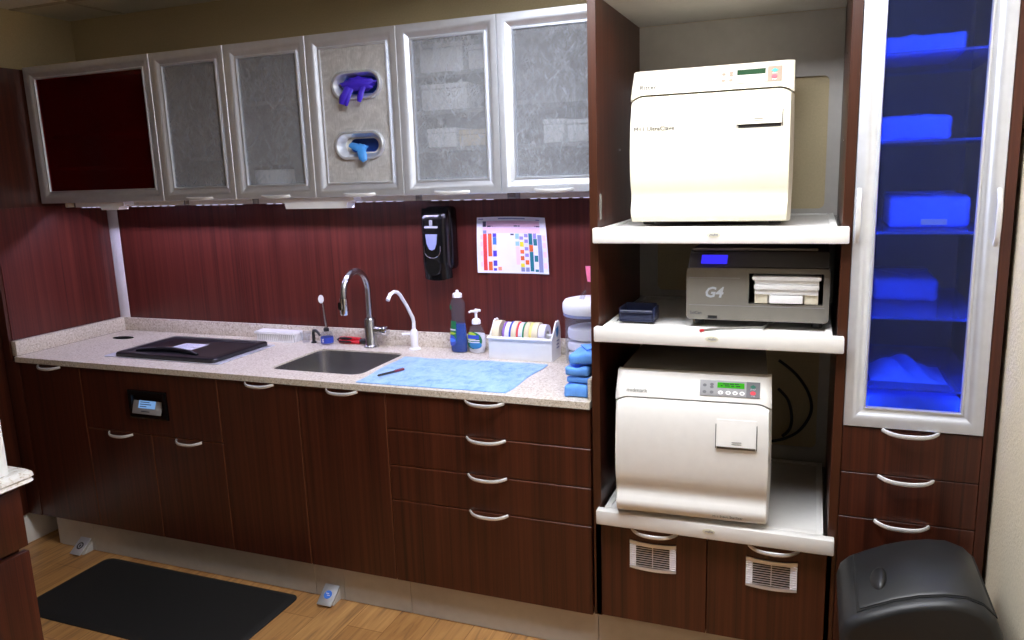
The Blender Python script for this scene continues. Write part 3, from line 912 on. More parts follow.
# ------------------------------------------------------------------ autoclaves
def autoclave(label, loc, rotz, body, panel, panel2, lit, group, letters, flap=.2755, lx=(.085, .205), fh=.011):
    X0, Y0, Z0 = loc
    t = thing('autoclave', label, 'autoclave', loc, rotz, group)
    W, H, D = .233, .447, .50           # half width, height, depth
    CB, yc = .372, .0                   # control band bottom; front plane
    # body shell
    b = B()
    prof = [(.035, .012), (.03, .355), (.048, CB + .004), (.066, H), (.075, H + .003), (D - .02, H + .003), (D, H - .012), (D, .012)]
    b.prism(prof, 'x', X0 - W + .012, X0 + W - .014)
    for v in b.bm.verts:
        if v.co.y > .2: v.co.x = X0 + (v.co.x - X0) * .94
    for v in b.bm.verts: v.co.y += Y0; v.co.z += Z0
    obj('body', b, 'shaded_case' if lit else body, t, 30)
    # control band
    b = B()
    def fband(u, v):
        e = (2 * u - 1)
        x = e * W
        drop = -.016 * max(0, (abs(e) - .84) / .16) ** 1.6
        z0 = CB + .004 + drop
        z = z0 + (H + .002 - z0) * v
        y = .002 + .036 * ((z - CB) / (H - CB)) ** 1.15 if z > CB else .002
        y += .012 * max(0, (abs(e) - .93) / .07) ** 2
        return (X0 + x * (1 - .012 * v), Y0 + y, Z0 + z)
    b.grid(fband, 40, 6)
    V = list(b.bm.verts)
    r = bmesh.ops.extrude_face_region(b.bm, geom=list(b.bm.faces))
    for w in [g for g in r['geom'] if isinstance(g, bmesh.types.BMVert)]:
        w.co.y = max(w.co.y + .03, Y0 + .05)
    obj('control_band', b, body, t, 40)
    # door
    b = B()
    pf = [(0, .02), (.0, .004), (.005, -.014), (.018, -.023), (.036, -.0255), (.05, -.019), (.062, -.0125), (.074, -.0095), (.088, -.0115), (.104, -.0175), (.124, -.0225), (.16, -.0255), (.2, -.026), (.25, -.0245), (.3, -.0195), (.335, -.0125), (.36, -.004), (.3705, .004), (CB, .02)]
    def fdoor(u, v):
        e = 2 * u - 1
        k = v * (len(pf) - 1); i = min(int(k), len(pf) - 2); f = k - i
        z = pf[i][0] * (1 - f) + pf[i + 1][0] * f; y = pf[i][1] * (1 - f) + pf[i + 1][1] * f
        z -= .018 * max(0, (abs(e) - .84) / .16) ** 1.6 * max(0, (z - .3) / .072) ** 2 if z > .3 else 0
        ed = max(0, (abs(e) - .955) / .045)
        y = y + (.022 - y) * (1 - math.sqrt(max(0, 1 - ed ** 2.2)))
        bow = 1 + .012 * math.sin(PI * min(1, z / .37))
        return (X0 + e * W * bow, Y0 + y, Z0 + z)
    b.grid(fdoor, 56, 36)
    r = bmesh.ops.extrude_face_region(b.bm, geom=list(b.bm.faces))
    for w in [g for g in r['geom'] if isinstance(g, bmesh.types.BMVert)]:
        w.co.y = Y0 + .0285
    dr = obj('door', b, body, t, 40)
    # latch
    lx0, lx1 = X0 + lx[0], X0 + lx[1]
    def yf(z):
        for (za, ya), (zb, yb) in zip(pf[:-1], pf[1:]):
            if za <= z <= zb and zb > za: return Y0 + ya + (yb - ya) * (z - za) / (zb - za)
        return Y0
    b = B()
    zz = [.327 - (.327 - flap) * k / 4 for k in range(5)]
    pts = [(yf(z) - .002 - .008 * k / 4, Z0 + z) for k, z in enumerate(zz)]
    poly = pts + [(yf(flap) - .0005, Z0 + flap), (yf(.30) - .0002, Z0 + .30), (yf(.327) , Z0 + .327)]
    b.prism(poly, 'x', lx0, lx1)
    la = obj('latch_flap', b, body, dr, 30)
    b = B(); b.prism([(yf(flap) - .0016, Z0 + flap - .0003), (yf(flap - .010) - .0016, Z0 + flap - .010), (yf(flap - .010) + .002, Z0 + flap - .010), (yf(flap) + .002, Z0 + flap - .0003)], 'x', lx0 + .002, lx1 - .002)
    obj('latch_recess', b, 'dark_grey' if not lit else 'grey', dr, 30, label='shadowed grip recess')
    b = B()
    for xx in (lx0 - .0025, lx1 + .0005):
        b.prism([(yf(.31) - .0012, Z0 + .313), (yf(.29) - .0022, Z0 + .29), (yf(flap) - .0024, Z0 + flap - .009), (yf(flap) + .002, Z0 + flap - .009), (yf(.31) + .002, Z0 + .313)], 'x', xx, xx + .002)
    obj('latch_gap', b, 'dark_grey', dr)
    b = B()
    for q in (flap + .014, flap + .008):
        b.box(X0 + lx[0] + .045, X0 + lx[0] + .073, yf(q) - .0105, yf(q) - .007, Z0 + q, Z0 + q + .0012)
    obj('grip_line', b, 'text_grey', dr)
    # control panel (tilted overlay)
    ang = -math.atan2(.036, H - CB)
    cz = .412
    cy = .002 + .036 * ((cz - CB) / (H - CB)) ** 1.15
    mt = Matrix.Translation((X0 + .112, Y0 + cy - .0005, Z0 + cz)) @ Matrix.Rotation(ang, 4, 'X')
    def on(bb): return bb.xf(mt)
    cp = obj('control_panel', on(B().box(-.087, .087, -.0022, .003, -.024, .024, .001)), panel, t, label='control panel membrane')
    obj('button_patch', on(B().box(.048, .0865, -.003, -.0023, -.0235, .0235)), panel2, cp)
    obj('display', on(B().box(-.036, .042, -.003, -.0023, .002, .0185)), 'lcd_green' if lit else 'display_off', cp, label='lit green display' if lit else 'dark green display')
    if lit:
        b = B()
        for q, segs in ((.0125, [(-.02, -.002), (.0, .012), (.014, .026)]), (.007, [(-.026, -.021), (-.014, .0), (.004, .012), (.018, .03)])):
            for a0, a1 in segs: b.box(a0, a1, -.0036, -.0031, q, q + .0028)
        obj('display_text', on(b), 'lcd_text', cp)
    for k, x in enumerate((-.026, -.004, .016, .036)):
        bt = obj('button', on(B().prism(oval(x, -.0125, .0075, .006, 20), 'y', -.0034, -.0023)), 'white_plastic', cp)
        b = B()
        if k == 0: b.prism([(x - .003, -.0155), (x + .003, -.0155), (x, -.0095)], 'y', -.0039, -.0035)
        else: b.box(x - .0028, x + .0028, -.0039, -.0035, -.015, -.0105)
        obj('symbol', on(b), 'panel_grey', cp)
    for x, z in ((-.073, .008), (-.073, -.0125), (-.052, -.0125), (-.052, .011), (-.052, .003)):
        obj('button', on(B().prism(oval(x, z, .0055, .0045 if z != .003 else .004, 18), 'y', -.0032, -.0023)), 'panel_brown' if panel == 'panel_beige' else 'patch_grey', cp)
    obj('button', on(B().prism(oval(.067, .009, .0095, .0062, 4), 'y', -.0045, -.0031)), 'btn_green' if not lit else 'btn_dgreen', cp, label='green start button')
    obj('button', on(B().prism(oval(.067, -.01, .008, .006, 22), 'y', -.0045, -.0031)), 'btn_red', cp, label='red stop button')
    text('lettering', 'START', .005, mt @ Vector((.067, -.0033, .0007)), 'label_white', cp, .0002, tilt=ang)
    text('lettering', 'STOP', .005, mt @ Vector((.067, -.0033, -.0185)), 'label_white', cp, .0002, tilt=ang)
    # feet and under-tray
    b = B().box(X0 - W + .03, X0 + W - .03, Y0 + .04, Y0 + D - .03, Z0 - .004, Z0 + .0115)
    obj('base_tray', b, 'dark_grey', t)
    for sx in (-1, 1):
        for yy in (.06, D - .06):
            obj('foot', B().lathe([(.016, 0), (.018, .003), (.018, fh - .0042)], X0 + sx * (W - .045), Y0 + yy, 20, z0=Z0 - fh), 'dark_grey', t)
    for s, size, x, z, m_, ti in letters:
        if z > CB:
            yy = Y0 + .002 + .036 * ((z - CB) / (H - CB)) ** 1.15 - .0026
            text('lettering', s, size, (X0 + x, yy, Z0 + z), m_, t, .0006, tilt=ang)
        else:
            text('lettering', s, size, (X0 + x, yf(z) - .0018, Z0 + z), m_, dr, .0008)
    return t
autoclave('cream tabletop autoclave with dark unlit display on the top shelf', (3.101, -.558, 1.4865), math.radians(-1.2), 'cream', 'panel_beige', 'panel_brown', False,
          'tabletop autoclaves', [('Ritter', .022, -.18, .398, 'text_mid', 0), ('M11 UltraClave', .019, -.155, .276, 'text_mid', 0)])
autoclave('white tabletop autoclave with lit green display on the lowest shelf', (3.072, -.645, .5785), math.radians(2.6), 'white', 'panel_grey', 'patch_grey', True,
          'tabletop autoclaves', [('midmark', .018, -.165, .395, 'text_grey', 0), ('M11 Steam Sterilizer', .0105, .115, .02, 'text_grey', 0)], .2485, (.078, .192), .015)

# cassette steriliser
GX0, GX1, GY, GZ = 3.043, 3.449, -.562, 1.189
t = thing('cassette_sterilizer', 'grey cassette sterilizer with blue display on the middle shelf', 'sterilizer', ((GX0 + GX1) / 2, -.3, GZ - .019), 0)
b = B()
ox0, ox1, oz0, oz1 = 3.226, 3.432, GZ + .052, GZ + .143
face = rrect(GX0, GX1, GZ, GZ + .158, .012)
b.plate_holes(face, [[(ox0, oz0), (ox1, oz0), (ox1, oz1), (ox0, oz1)]], GY, GY + .02, 'y')
fr = obj('front_fascia', b, 'grey', t, 30)
obj('fascia_line', B().box(GX0 + .008, 3.20, GY - .0012, GY - .0001, GZ + .128, GZ + .1292), 'panel_grey', fr)
obj('fascia_line', B().box(GX0 + .008, GX1 - .012, GY - .0012, GY - .0001, GZ + .044, GZ + .0452), 'panel_grey', fr)
b = B().prism([(GY + .0205, GZ), (GY + .0205, GZ + .157), (GY + .06, GZ + .2), (GY + .08, GZ + .205), (-.06, GZ + .205), (-.05, GZ + .19), (-.05, GZ)], 'x', GX0 + .004, ox0 - .006)
b.prism([(GY + .0205, oz1 + .002), (GY + .0205, GZ + .157), (GY + .06, GZ + .2), (GY + .08, GZ + .205), (-.06, GZ + .205), (-.05, GZ + .19), (-.05, oz1 + .002)], 'x', ox0 - .0055, ox1 + .0035)
b.box(ox0 - .0055, ox1 + .0035, GY + .0205, -.05, GZ, oz0 - .002)
b.box(ox0 - .0055, ox1 + .0035, -.12, -.05, oz0 - .0015, oz1 + .0015)
b.prism([(GY + .0205, GZ), (GY + .0205, GZ + .157), (GY + .06, GZ + .2), (GY + .08, GZ + .205), (-.06, GZ + .205), (-.05, GZ + .19), (-.05, GZ)], 'x', ox1 + .004, GX1 - .004)
obj('body', b, 'dark_grey', t, 30)
# curved brow over the fascia
b = B()
def brow(u, v):
    x = GX0 + .004 + u * (GX1 - GX0 - .008)
    dip = .014 * (1 - min(1, max(0, (u - .12) / .35))) ** 1.2 if u < .47 else 0
    z = GZ + .1585 - dip * .5
    k = v
    return (x, GY + .002 + .05 * k, z + .004 + .04 * k ** 1.0 + .004 * math.sin(PI * k))
b.grid(brow, 30, 6)
r = bmesh.ops.extrude_face_region(b.bm, geom=list(b.bm.faces))
for w in [g for g in r['geom'] if isinstance(g, bmesh.types.BMVert)]: w.co.z -= .006; w.co.y += .004
obj('sloped_panel', b, 'dark_grey', t, 40)
ang = -math.atan2(.05, .044)
mt = Matrix.Translation((3.123, GY + .0215, GZ + .1795)) @ Matrix.Rotation(ang, 4, 'X')
b = B().box(-.038, .038, -.006, -.001, -.016, .016); b.xf(mt); obj('display', b, 'lcd_blue', t, label='glowing violet blue display')
obj('top_edge', B().box(GX0 + .01, GX1 - .035, GY + .055, GY + .066, GZ + .2055, GZ + .2125, .002), 'grey', t)
obj('slot_liner', B().box(ox0 + .002, ox1 - .002, -.13, -.122, oz0, oz1), 'black', t)
text('lettering', 'G4', .044, (3.123, GY - .0006, GZ + .083), 'text_light', fr, .0006, shear=.25, bold=.0012)
text('lettering', 'SciCan', .013, (3.072, GY - .0006, GZ + .02), 'text_dark', fr, .0005)
obj('port', B().box(3.108, 3.136, GY - .001, GY - .0001, GZ + .004, GZ + .013), 'shadowgap', fr)
for x in (GX0 + .035, GX1 - .03):
    for y in (GY + .05, -.12):
        obj('foot', B().lathe([(.014, 0), (.016, .004), (.016, .0205)], x, y, 20, z0=GZ - .0215), 'black_matte', t)
# the tray cassette in its slot
c = thing('cassette', 'white plastic cassette pushed into the slot of the grey sterilizer', 'cassette', (3.33, GY + .1, oz0 + .002), 0)
cx0, cx1 = ox0 + .014, ox1 - .010
b = B()
b.box(cx0 + .003, cx1 - .003, GY - .004, GY + .30, oz0 + .030, oz0 + .045, .002)
b.box(cx0 + .001, cx1 - .001, GY - .012, GY + .30, oz0 + .0455, oz0 + .060, .004)
b.box(cx0 + .002, cx1 - .002, GY - .006, GY + .30, oz0 + .0605, oz0 + .072, .003)
b.box(cx0 - .004, cx1 + .004, GY - .013, GY + .30, oz0 + .0725, oz0 + .084, .003)
obj('lid', b, 'white_plastic', c)
b = B(); b.box(cx0 + .003, cx0 + .04, GY + .004, GY + .30, oz0 + .002, oz0 + .0295, .001); b.box(cx1 - .04, cx1 - .003, GY + .004, GY + .30, oz0 + .002, oz0 + .0295, .001)
b.box(cx0 + .0405, cx1 - .0405, GY + .02, GY + .30, oz0 + .002, oz0 + .0295, .001)
obj('tray', b, 'cream', c)
obj('handle', B().box(cx0 + .044, cx1 - .044, GY - .008, GY + .0195, oz0 + .004, oz0 + .028, .005), 'white_plastic', c)

# blue holder and cable on the middle shelf, hoses behind
t = thing('holder_tray', 'small open navy blue plastic holder at left of the middle shelf', 'holder', (2.885, -.5, 1.1695))
b = B()
hx0, hx1, hy0, hy1, hz = 2.829, 2.942, -.548, -.47, 1.1698
b.box(hx0, hx1, hy0, hy1, hz, hz + .006, .002); b.box(hx0, hx0 + .006, hy0, hy1, hz + .0062, hz + .044, .002); b.box(hx1 - .006, hx1, hy0, hy1, hz + .0062, hz + .044, .002)
b.box(hx0 + .0062, hx1 - .0062, hy1 - .006, hy1, hz + .0062, hz + .05, .002); b.box(hx0 + .0062, hx1 - .0062, hy0, hy0 + .006, hz + .0062, hz + .03, .002)
obj('tray', b, 'navy', t)
obj('front_bar', B().tube([(hx0 + .006, hy0 - .004, hz + .034), (hx1 - .006, hy0 - .004, hz + .034)], .005, 10), 'navy', t)
t = thing('probe_cable', 'thin grey cable with a red tip lying in front of the grey sterilizer', 'cable', (3.2, -.6, 1.17))
obj('cord', B().tube([(3.108, -.652, 1.1735), (3.12, -.64, 1.1738), (3.15, -.615, 1.1738), (3.21, -.595, 1.1735), (3.27, -.57, 1.1725), (3.30, -.45, 1.1725)], .0035, 8), 'clear_grey', t)
obj('tip', B().tube([(3.099, -.66, 1.1735), (3.107, -.653, 1.1735)], [.0045, .0045], 10), 'red_rubber', t, label='red tip')
t = thing('drain_hose', 'black drain hose looping behind the white autoclave', 'hose', (3.36, -.05, .55))
for pts in ([(3.30, -.06, .95), (3.36, -.055, .90), (3.405, -.05, .83), (3.415, -.05, .76), (3.38, -.05, .69), (3.33, -.055, .655), (3.28, -.06, .64)],
            [(3.30, -.045, .84), (3.335, -.045, .80), (3.35, -.045, .74), (3.345, -.045, .69), (3.32, -.05, .66)]):
    P = [Vector(p) for p in pts]; fine = []
    for i in range(len(P) - 1):
        p0, p1, p2, p3 = P[max(i - 1, 0)], P[i], P[i + 1], P[min(i + 2, len(P) - 1)]
        for k in range(6):
            s = k / 6
            fine.append(.5 * ((2 * p1) + (-p0 + p2) * s + (2 * p0 - 5 * p1 + 4 * p2 - p3) * s * s + (-p0 + 3 * p1 - 3 * p2 + p3) * s ** 3))
    obj('hose', B().tube(fine + [P[-1]], .0055, 10), 'hose', t)

# ------------------------------------------------------------------ right glass cabinet
RX0, RX1 = 3.4985, 3.8725
t = thing('display_cabinet', 'tall cabinet at right with a blue lit glass door over drawers', 'cabinet', (3.685, -.3, .17))
b = B()
b.box(RX0 + .0005, RX0 + .017, YT + .022, -.003, .17, 2.176)
b.box(RX0 + .0175, 3.8475, -.014, -.003, .17, 2.176)
b.box(RX0 + .0175, 3.8475, YT + .022, -.0145, .905, .923)
b.box(RX0 + .0175, 3.8475, YT + .022, -.0145, 2.156, 2.176); b.box(RX0 + .0175, 3.8475, YT + .022, -.0145, .17, .186)
obj('body', b, 'cab_dark', t)
rp = obj('side_panel', B().box(3.848, RX1, YT + .001, -.003, .17, 2.176), 'wood', t)
obj('edge_band', B().box(3.848, RX1, YT, YT + .0009, .17, 2.176), 'wood', rp)
b = B()
o_ = YT
fp2 = [(0, o_ + .019), (0, o_ - .003), (.0015, o_ - .005), (.018, o_ - .0055), (.027, o_ - .003), (.036, o_ + .002), (.044, o_ + .0065), (.049, o_ + .008), (.051, o_ + .0035), (.055, o_ + .0035), (.057, o_ + .008), (.057, o_ + .019)]
d = obj('door', b.frame(RX0 + .001, 3.8465, .909, 2.174, fp2), 'alu', t, 25, label='satin aluminium door frame')
obj('glass_pane', B().box(RX0 + .0585, 3.789, o_ + .0115, o_ + .0155, .967, 2.116), 'blue_pane', d, label='blue lit glass')
bow_handle(3.510, YT - .002, 1.503, d, .145, True, 0, .022)
bow_handle(3.836, YT - .002, 1.496, d, .145, True, 0, .022)
SHZ = [1.918, 1.692, 1.449, 1.213, 1.010]
for z in SHZ:
    obj('glass_shelf', B().box(RX0 + .018, 3.847, -.585, -.0155, z, z + .007), 'shelf_glass', t, label='glass shelf')
for x in (RX0 + .024, 3.838):
    obj('light_tube', B().box(x - .003, x + .003, -.598, -.592, .94, 2.14), 'blue_led', t, label='blue light tube')
zr = [.172, .632, .769, .907]
for k in range(3):
    dw = obj('drawer', B().box(RX0 + .001, 3.8465, YT, YT + .019, zr[k] + .0015, zr[k + 1] - .0015, .001, 1), 'wood', t)
    if k: bow_handle(3.671 if k == 2 else 3.667, YT, zr[k + 1] - .003, dw, .14)
bow_handle(3.664, YT, .629, [c for c in t.children if c.name.startswith('drawer')][0], .14)

def wrap_pack(x0, x1, y0, y1, z0, z1, label, group, tilt=0.0, rotz=0.0, sticker=False):
    cx, cy = (x0 + x1) / 2, (y0 + y1) / 2
    t = thing('wrapped_pack', label, 'wrapped pack', (cx, cy, z0), rotz, group)
    b = B()
    nx = 14
    def bulge(v):
        v.co.z += 0
    b.box(x0, x1, y0, y1, z0, z1, min(.012, (z1 - z0) * .3), 3)
    bmesh.ops.subdivide_edges(b.bm, edges=[e for e in b.bm.edges if e.calc_length() > .03], cuts=5, use_grid_fill=True)
    rnd = random.Random(int(x0 * 1e4 + z0 * 1e4))
    ph = rnd.random() * 6
    for v in b.bm.verts:
        k = .0022 * math.sin(v.co.x * 90 + ph) + .002 * math.sin(v.co.y * 70 + ph * 2) + .0015 * math.sin((v.co.x + v.co.z) * 160 + ph)
        if v.co.z > z0 + .006: v.co.z += k
        v.co.x += k * .5; v.co.y += k * .5
        v.co.z += tilt * (v.co.x - cx)
        if v.co.z < z0: v.co.z = z0
    obj('wrap', b, 'wrap', t, 50)
    # folded flap on the top and front
    b = B()
    zt = z1 + .002
    b.prism([(x0 + .006, y1 - .01), (x1 - .006, y1 - .01), (cx + .01, y0 + (y1 - y0) * .25)], 'z', zt, zt + .004)
    for v in b.bm.verts: v.co.z += tilt * (v.co.x - cx)
    obj('folded_flap', b, 'wrap', t)
    if sticker:
        obj('tape_strip', B().box(cx - .02, cx + .045, y0 - .0045, y0 - .0025, z0 + .008, z0 + .024), 'c_pale_yellow', t, label='pale indicator tape')
    return t
G = 'blue packs behind the blue glass'
wrap_pack(3.56, 3.765, -.45, -.20, SHZ[0] + .0075, SHZ[0] + .066, 'thin wide blue pack on the top shelf behind blue glass', G)
wrap_pack(3.562, 3.745, -.45, -.2, SHZ[1] + .0075, SHZ[1] + .078, 'thick blue pack on the second shelf behind blue glass', G)
wrap_pack(3.60, 3.805, -.45, -.2, SHZ[2] + .0075, SHZ[2] + .096, 'large taped blue pack on the third shelf behind blue glass', G, sticker=True)
wrap_pack(3.58, 3.76, -.30, -.08, SHZ[3] + .0075, SHZ[3] + .075, 'dim blue pack at the back of the fourth shelf', G)
wrap_pack(3.56, 3.80, -.56, -.2, .9235, .990, 'flat blue pack on the cabinet floor under the lowest shelf', G)
t = thing('wrapped_pack', 'crumpled blue pouch on the lowest shelf behind blue glass', 'wrapped pack', (3.66, -.42, SHZ[4] + .008), 0, G)
b = B()
def crum(u, v):
    x = 3.57 + .2 * u; y = -.52 + .2 * v
    e = (math.sin(PI * u) * math.sin(PI * v)) ** .6
    return (x, y, SHZ[4] + .0078 + e * (.012 + .04 * max(0, math.sin(PI * (u * .9 + .25))) + .012 * math.sin(17 * u + 9 * v)))
b.grid(crum, 24, 24)
r = bmesh.ops.extrude_face_region(b.bm, geom=list(b.bm.faces))
for w in [g for g in r['geom'] if isinstance(g, bmesh.types.BMVert)]: w.co.z = SHZ[4] + .0074
obj('pouch', b, 'wrap', t, 60)

# ------------------------------------------------------------------ things on the counter
Z = ZT + .0006
# ultrasonic lid
t = thing('ultrasonic_cleaner', 'black recessed ultrasonic cleaner lid in a steel frame on the counter', 'ultrasonic cleaner', (.83, -.33, ZT))
b = B(); b.plate_holes(rrect(.512, 1.15, -.517, -.15, .012), [rrect(.58, 1.10, -.47, -.19, .02)], Z, Z + .003, 'z')
obj('frame', b, 'alu', t, label='steel rim frame')
lx0, lx1, ly0, ly1 = .572, 1.122, -.513, -.16
b = B()
prof = [(0, .004), (0, .016), (.004, .0215), (.012, .023), (.03, .023), (.036, .018), (.05, .016)]
rings = []
for d_, z in prof:
    rings.append([b.bm.verts.new((x, y, Z + z)) for x, y in rrect(lx0 + d_, lx1 - d_, ly0 + d_, ly1 - d_, .02)])
for q, w in zip(rings[:-1], rings[1:]):
    for k in range(len(q)): b.bm.faces.new((q[k], q[(k + 1) % len(q)], w[(k + 1) % len(q)], w[k]))
b.bm.faces.new(rings[-1]); b.bm.faces.new(rings[0][::-1])
lid = obj('lid', b, 'ultra_black', t, 30)
pts = [(.64 + .34 * k / 12, -.452 + .028 * math.sin(PI * k / 12), Z + .0185 + .008 * math.sin(PI * k / 12)) for k in range(13)]
obj('grip_ridge', B().tube(pts, [.007] + [.0105] * 11 + [.007], 10), 'ultra_black', lid)
lb = obj('label', B().box(.745, .875, -.375, -.27, Z + .0162, Z + .0168), 'label_white', lid, label='white printed label')
b = B()
for k in range(8):
    b.box(.752, .752 + (.11 if k % 3 else .08), -.284 - k * .0115, -.281 - k * .0115, Z + .0169, Z + .0172)
obj('print_line', b, 'c_slate', lid)

# cassette rack
t = thing('instrument_case', 'slotted grey white plastic instrument case against the backsplash', 'instrument case', (1.1, -.06, ZT))
cx0, cx1, cy0, cy1 = .994, 1.203, -.09, -.03
obj('base', B().box(cx0, cx1, cy0 + .004, cy1, Z, Z + .036, .002), 'panel_grey', t)
b = B()
for k in range(19):
    x = cx0 + .006 + k * (cx1 - cx0 - .012) / 18
    b.box(x - .0032, x + .0032, cy0, cy0 + .0038, Z + .001, Z + .037)
b.box(cx0, cx1, cy0 - .0005, cy0 + .0035, Z, Z + .006); 
for k in range(6):
    y = cy0 + .006 + k * .0105
    b.box(cx1 + .0002, cx1 + .003, y, y + .0055, Z + .001, Z + .037)
obj('slotted_wall', b, 'white_plastic', t)
b = B().plate_holes([(cx0 - .006, cy0 - .006), (1.082, cy0 - .006), (1.09, cy0 - .001), (1.112, cy0 - .001), (1.117, cy0 - .006), (cx1 + .006, cy0 - .006), (cx1 + .006, cy1 + .002), (cx0 - .006, cy1 + .002)], [], Z + .0372, Z + .048)
obj('lid', b, 'white_plastic', t)

# clear cup and black spout
t = thing('clear_cup', 'tiny clear plastic cup beside the slotted instrument case', 'cup', (1.262, -.075, ZT))
obj('cup', B().lathe([(.014, 0), (.016, .003), (.026, .05), (.0245, .05), (.0145, .005), (0, .005)], 1.258, -.072, 24, z0=Z, caps=False), 'clear', t)
t = thing('spout', 'short bent black spout standing behind the sink', 'spout', (1.292, -.06, ZT))
obj('stem', B().tube([(1.291, -.06, Z), (1.291, -.06, Z + .045), (1.296, -.062, Z + .058), (1.310, -.066, Z + .06), (1.328, -.072, Z + .05), (1.338, -.076, Z + .04)], [.0075, .0068, .0068, .0066, .006, .0055], 12), 'black_matte', t)
obj('collar', B().lathe([(.012, 0), (.012, .004), (.009, .007)], 1.291, -.06, 20, z0=Z), 'black_matte', t)
# mirror in a jar
t = thing('instrument_jar', 'small clear jar with blue label holding a mirror wand', 'jar', (1.371, -.07, ZT))
obj('jar', B().lathe([(.026, 0), (.028, .003), (.027, .045), (.022, .056), (.013, .06)], 1.371, -.07, 28, z0=Z), 'clear_dim', t)
lb = obj('label', B().lathe([(.0286, .008), (.0284, .034)], 1.371, -.07, 28, z0=Z, caps=False), 'c_blue', t, label='bright blue label')
text('lettering', 'S', .022, (1.369, -.0996, Z + .021), 'label_white', lb, .0005, bold=.0006)
obj('cap', B().lathe([(.0125, .0602), (.0125, .072), (.008, .078)], 1.371, -.07, 20, z0=Z), 'black_matte', t)
w = thing('mirror_wand', 'chrome dental mirror wand standing in the blue labelled jar', 'dental mirror', (1.371, -.07, Z + .08))
obj('stem', B().tube([(1.374, -.07, Z + .0785), (1.369, -.072, Z + .12), (1.366, -.075, Z + .19), (1.363, -.078, Z + .20)], [.0055, .0048, .004, .0035], 10), 'steel', w)
b = B().lathe([(0, -.004), (.014, -.004), (.016, 0), (.014, .004), (0, .004)], 0, 0, 24, caps=False)
b.xf(Matrix.Translation((1.362, -.08, Z + .207)) @ Matrix.Rotation(math.radians(35), 4, 'Z') @ Matrix.Rotation(math.radians(78), 4, 'X') @ Matrix.Diagonal((.8, 1.2, 1, 1)))
obj('mirror', b, 'handle', w)
# pliers
t = thing('pliers', 'red and black handled pliers lying behind the steel faucet', 'pliers', (1.47, -.035, ZT))
for i, (z0_, y_) in enumerate(((.009, -.042), (.0225, -.034))):
    h_ = obj('handle', B().tube([(1.418, y_, Z + z0_), (1.445, y_ - .003, Z + z0_ + .001), (1.48, y_ - .002, Z + z0_ + .001), (1.525, y_, Z + z0_)], [.007, .0085, .0085, .007], 10), 'red_rubber', t, label='red grip')
    obj('grip_inlay', B().tube([(1.422, y_ - .0065, Z + z0_ + .001), (1.45, y_ - .009, Z + z0_ + .002), (1.485, y_ - .0085, Z + z0_ + .002)], [.005, .0062, .004], 8), 'black_matte', h_)
obj('jaw', B().tube([(1.526, -.038, Z + .016), (1.545, -.038, Z + .016), (1.575, -.038, Z + .014)], [.009, .012, .004], 10), 'black_matte', t)
obj('spring_end', B().tube([(1.417, -.04, Z + .010), (1.406, -.04, Z + .016), (1.417, -.036, Z + .0225)], .005, 8), 'black_matte', t)

# main faucet
FX, FY = 1.603, -.072
t = thing('faucet', 'brushed steel pull-down gooseneck faucet behind the sink', 'faucet', (FX, FY, ZT))
obj('base', B().lathe([(.034, 0), (.034, .004), (.028, .008), (.0255, .012), (.0255, .122), (.021, .13)], FX, FY, 36, z0=Z), 'steel', t)
pts = [(FX, FY, Z + .13), (FX, FY, Z + .22)]
for k in range(13):
    a = PI * k / 12
    pts.append((FX, FY - .094 + .094 * math.cos(a), Z + .253 + .094 * math.sin(a)))
pts.append((FX, FY - .189, Z + .249))
obj('neck', B().tube(pts, .0135, 16), 'steel', t)
sp = obj('spray_head', B().tube([(FX, FY - .189, Z + .2485), (FX, FY - .189, Z + .24), (FX, FY - .19, Z + .19), (FX, FY - .19, Z + .178)], [.0155, .0175, .0185, .0165], 20), 'chrome', t)
obj('spray_button', B().box(FX - .018, FX - .002, FY - .209, FY - .203, Z + .20, Z + .232, .003), 'black', sp, label='black spray button')
lv = obj('lever', B().tube([(FX + .0245, FY, Z + .075), (FX + .06, FY, Z + .075)], [.019, .019], 24), 'steel', t)
obj('lever_cap', B().tube([(FX + .0605, FY, Z + .075), (FX + .064, FY, Z + .075), (FX + .072, FY, Z + .075), (FX + .084, FY, Z + .075), (FX + .087, FY, Z + .075)], [.015, .021, .0215, .0215, .018], 24), 'chrome', lv)
# white water filter faucet
WX, WY = 1.82, -.075
t = thing('filter_faucet', 'slim white gooseneck water filter faucet right of the sink', 'faucet', (WX, WY, ZT))
obj('base', B().lathe([(.025, 0), (.025, .005), (.017, .01), (.0155, .02), (.0165, .055), (.0175, .075), (.012, .088)], WX, WY, 28, z0=Z), 'white_plastic', t)
P = [(WX, WY, Z + .088), (WX, WY + .002, Z + .12), (WX, WY - .004, Z + .14), (WX, WY - .05, Z + .20), (WX, WY - .098, Z + .252), (WX, WY - .12, Z + .268), (WX, WY - .148, Z + .274), (WX, WY - .178, Z + .268), (WX, WY - .2, Z + .248)]
obj('spout', B().tube(P, [.0085, .0078, .0078, .0075, .0073, .0072, .0072, .0074, .0085], 14), 'white_plastic', t)
obj('lever', B().tube([(WX - .012, WY - .004, Z + .068), (WX - .03, WY - .012, Z + .07), (WX - .048, WY - .02, Z + .069)], [.006, .005, .0065], 10, .6), 'white_plastic', t)

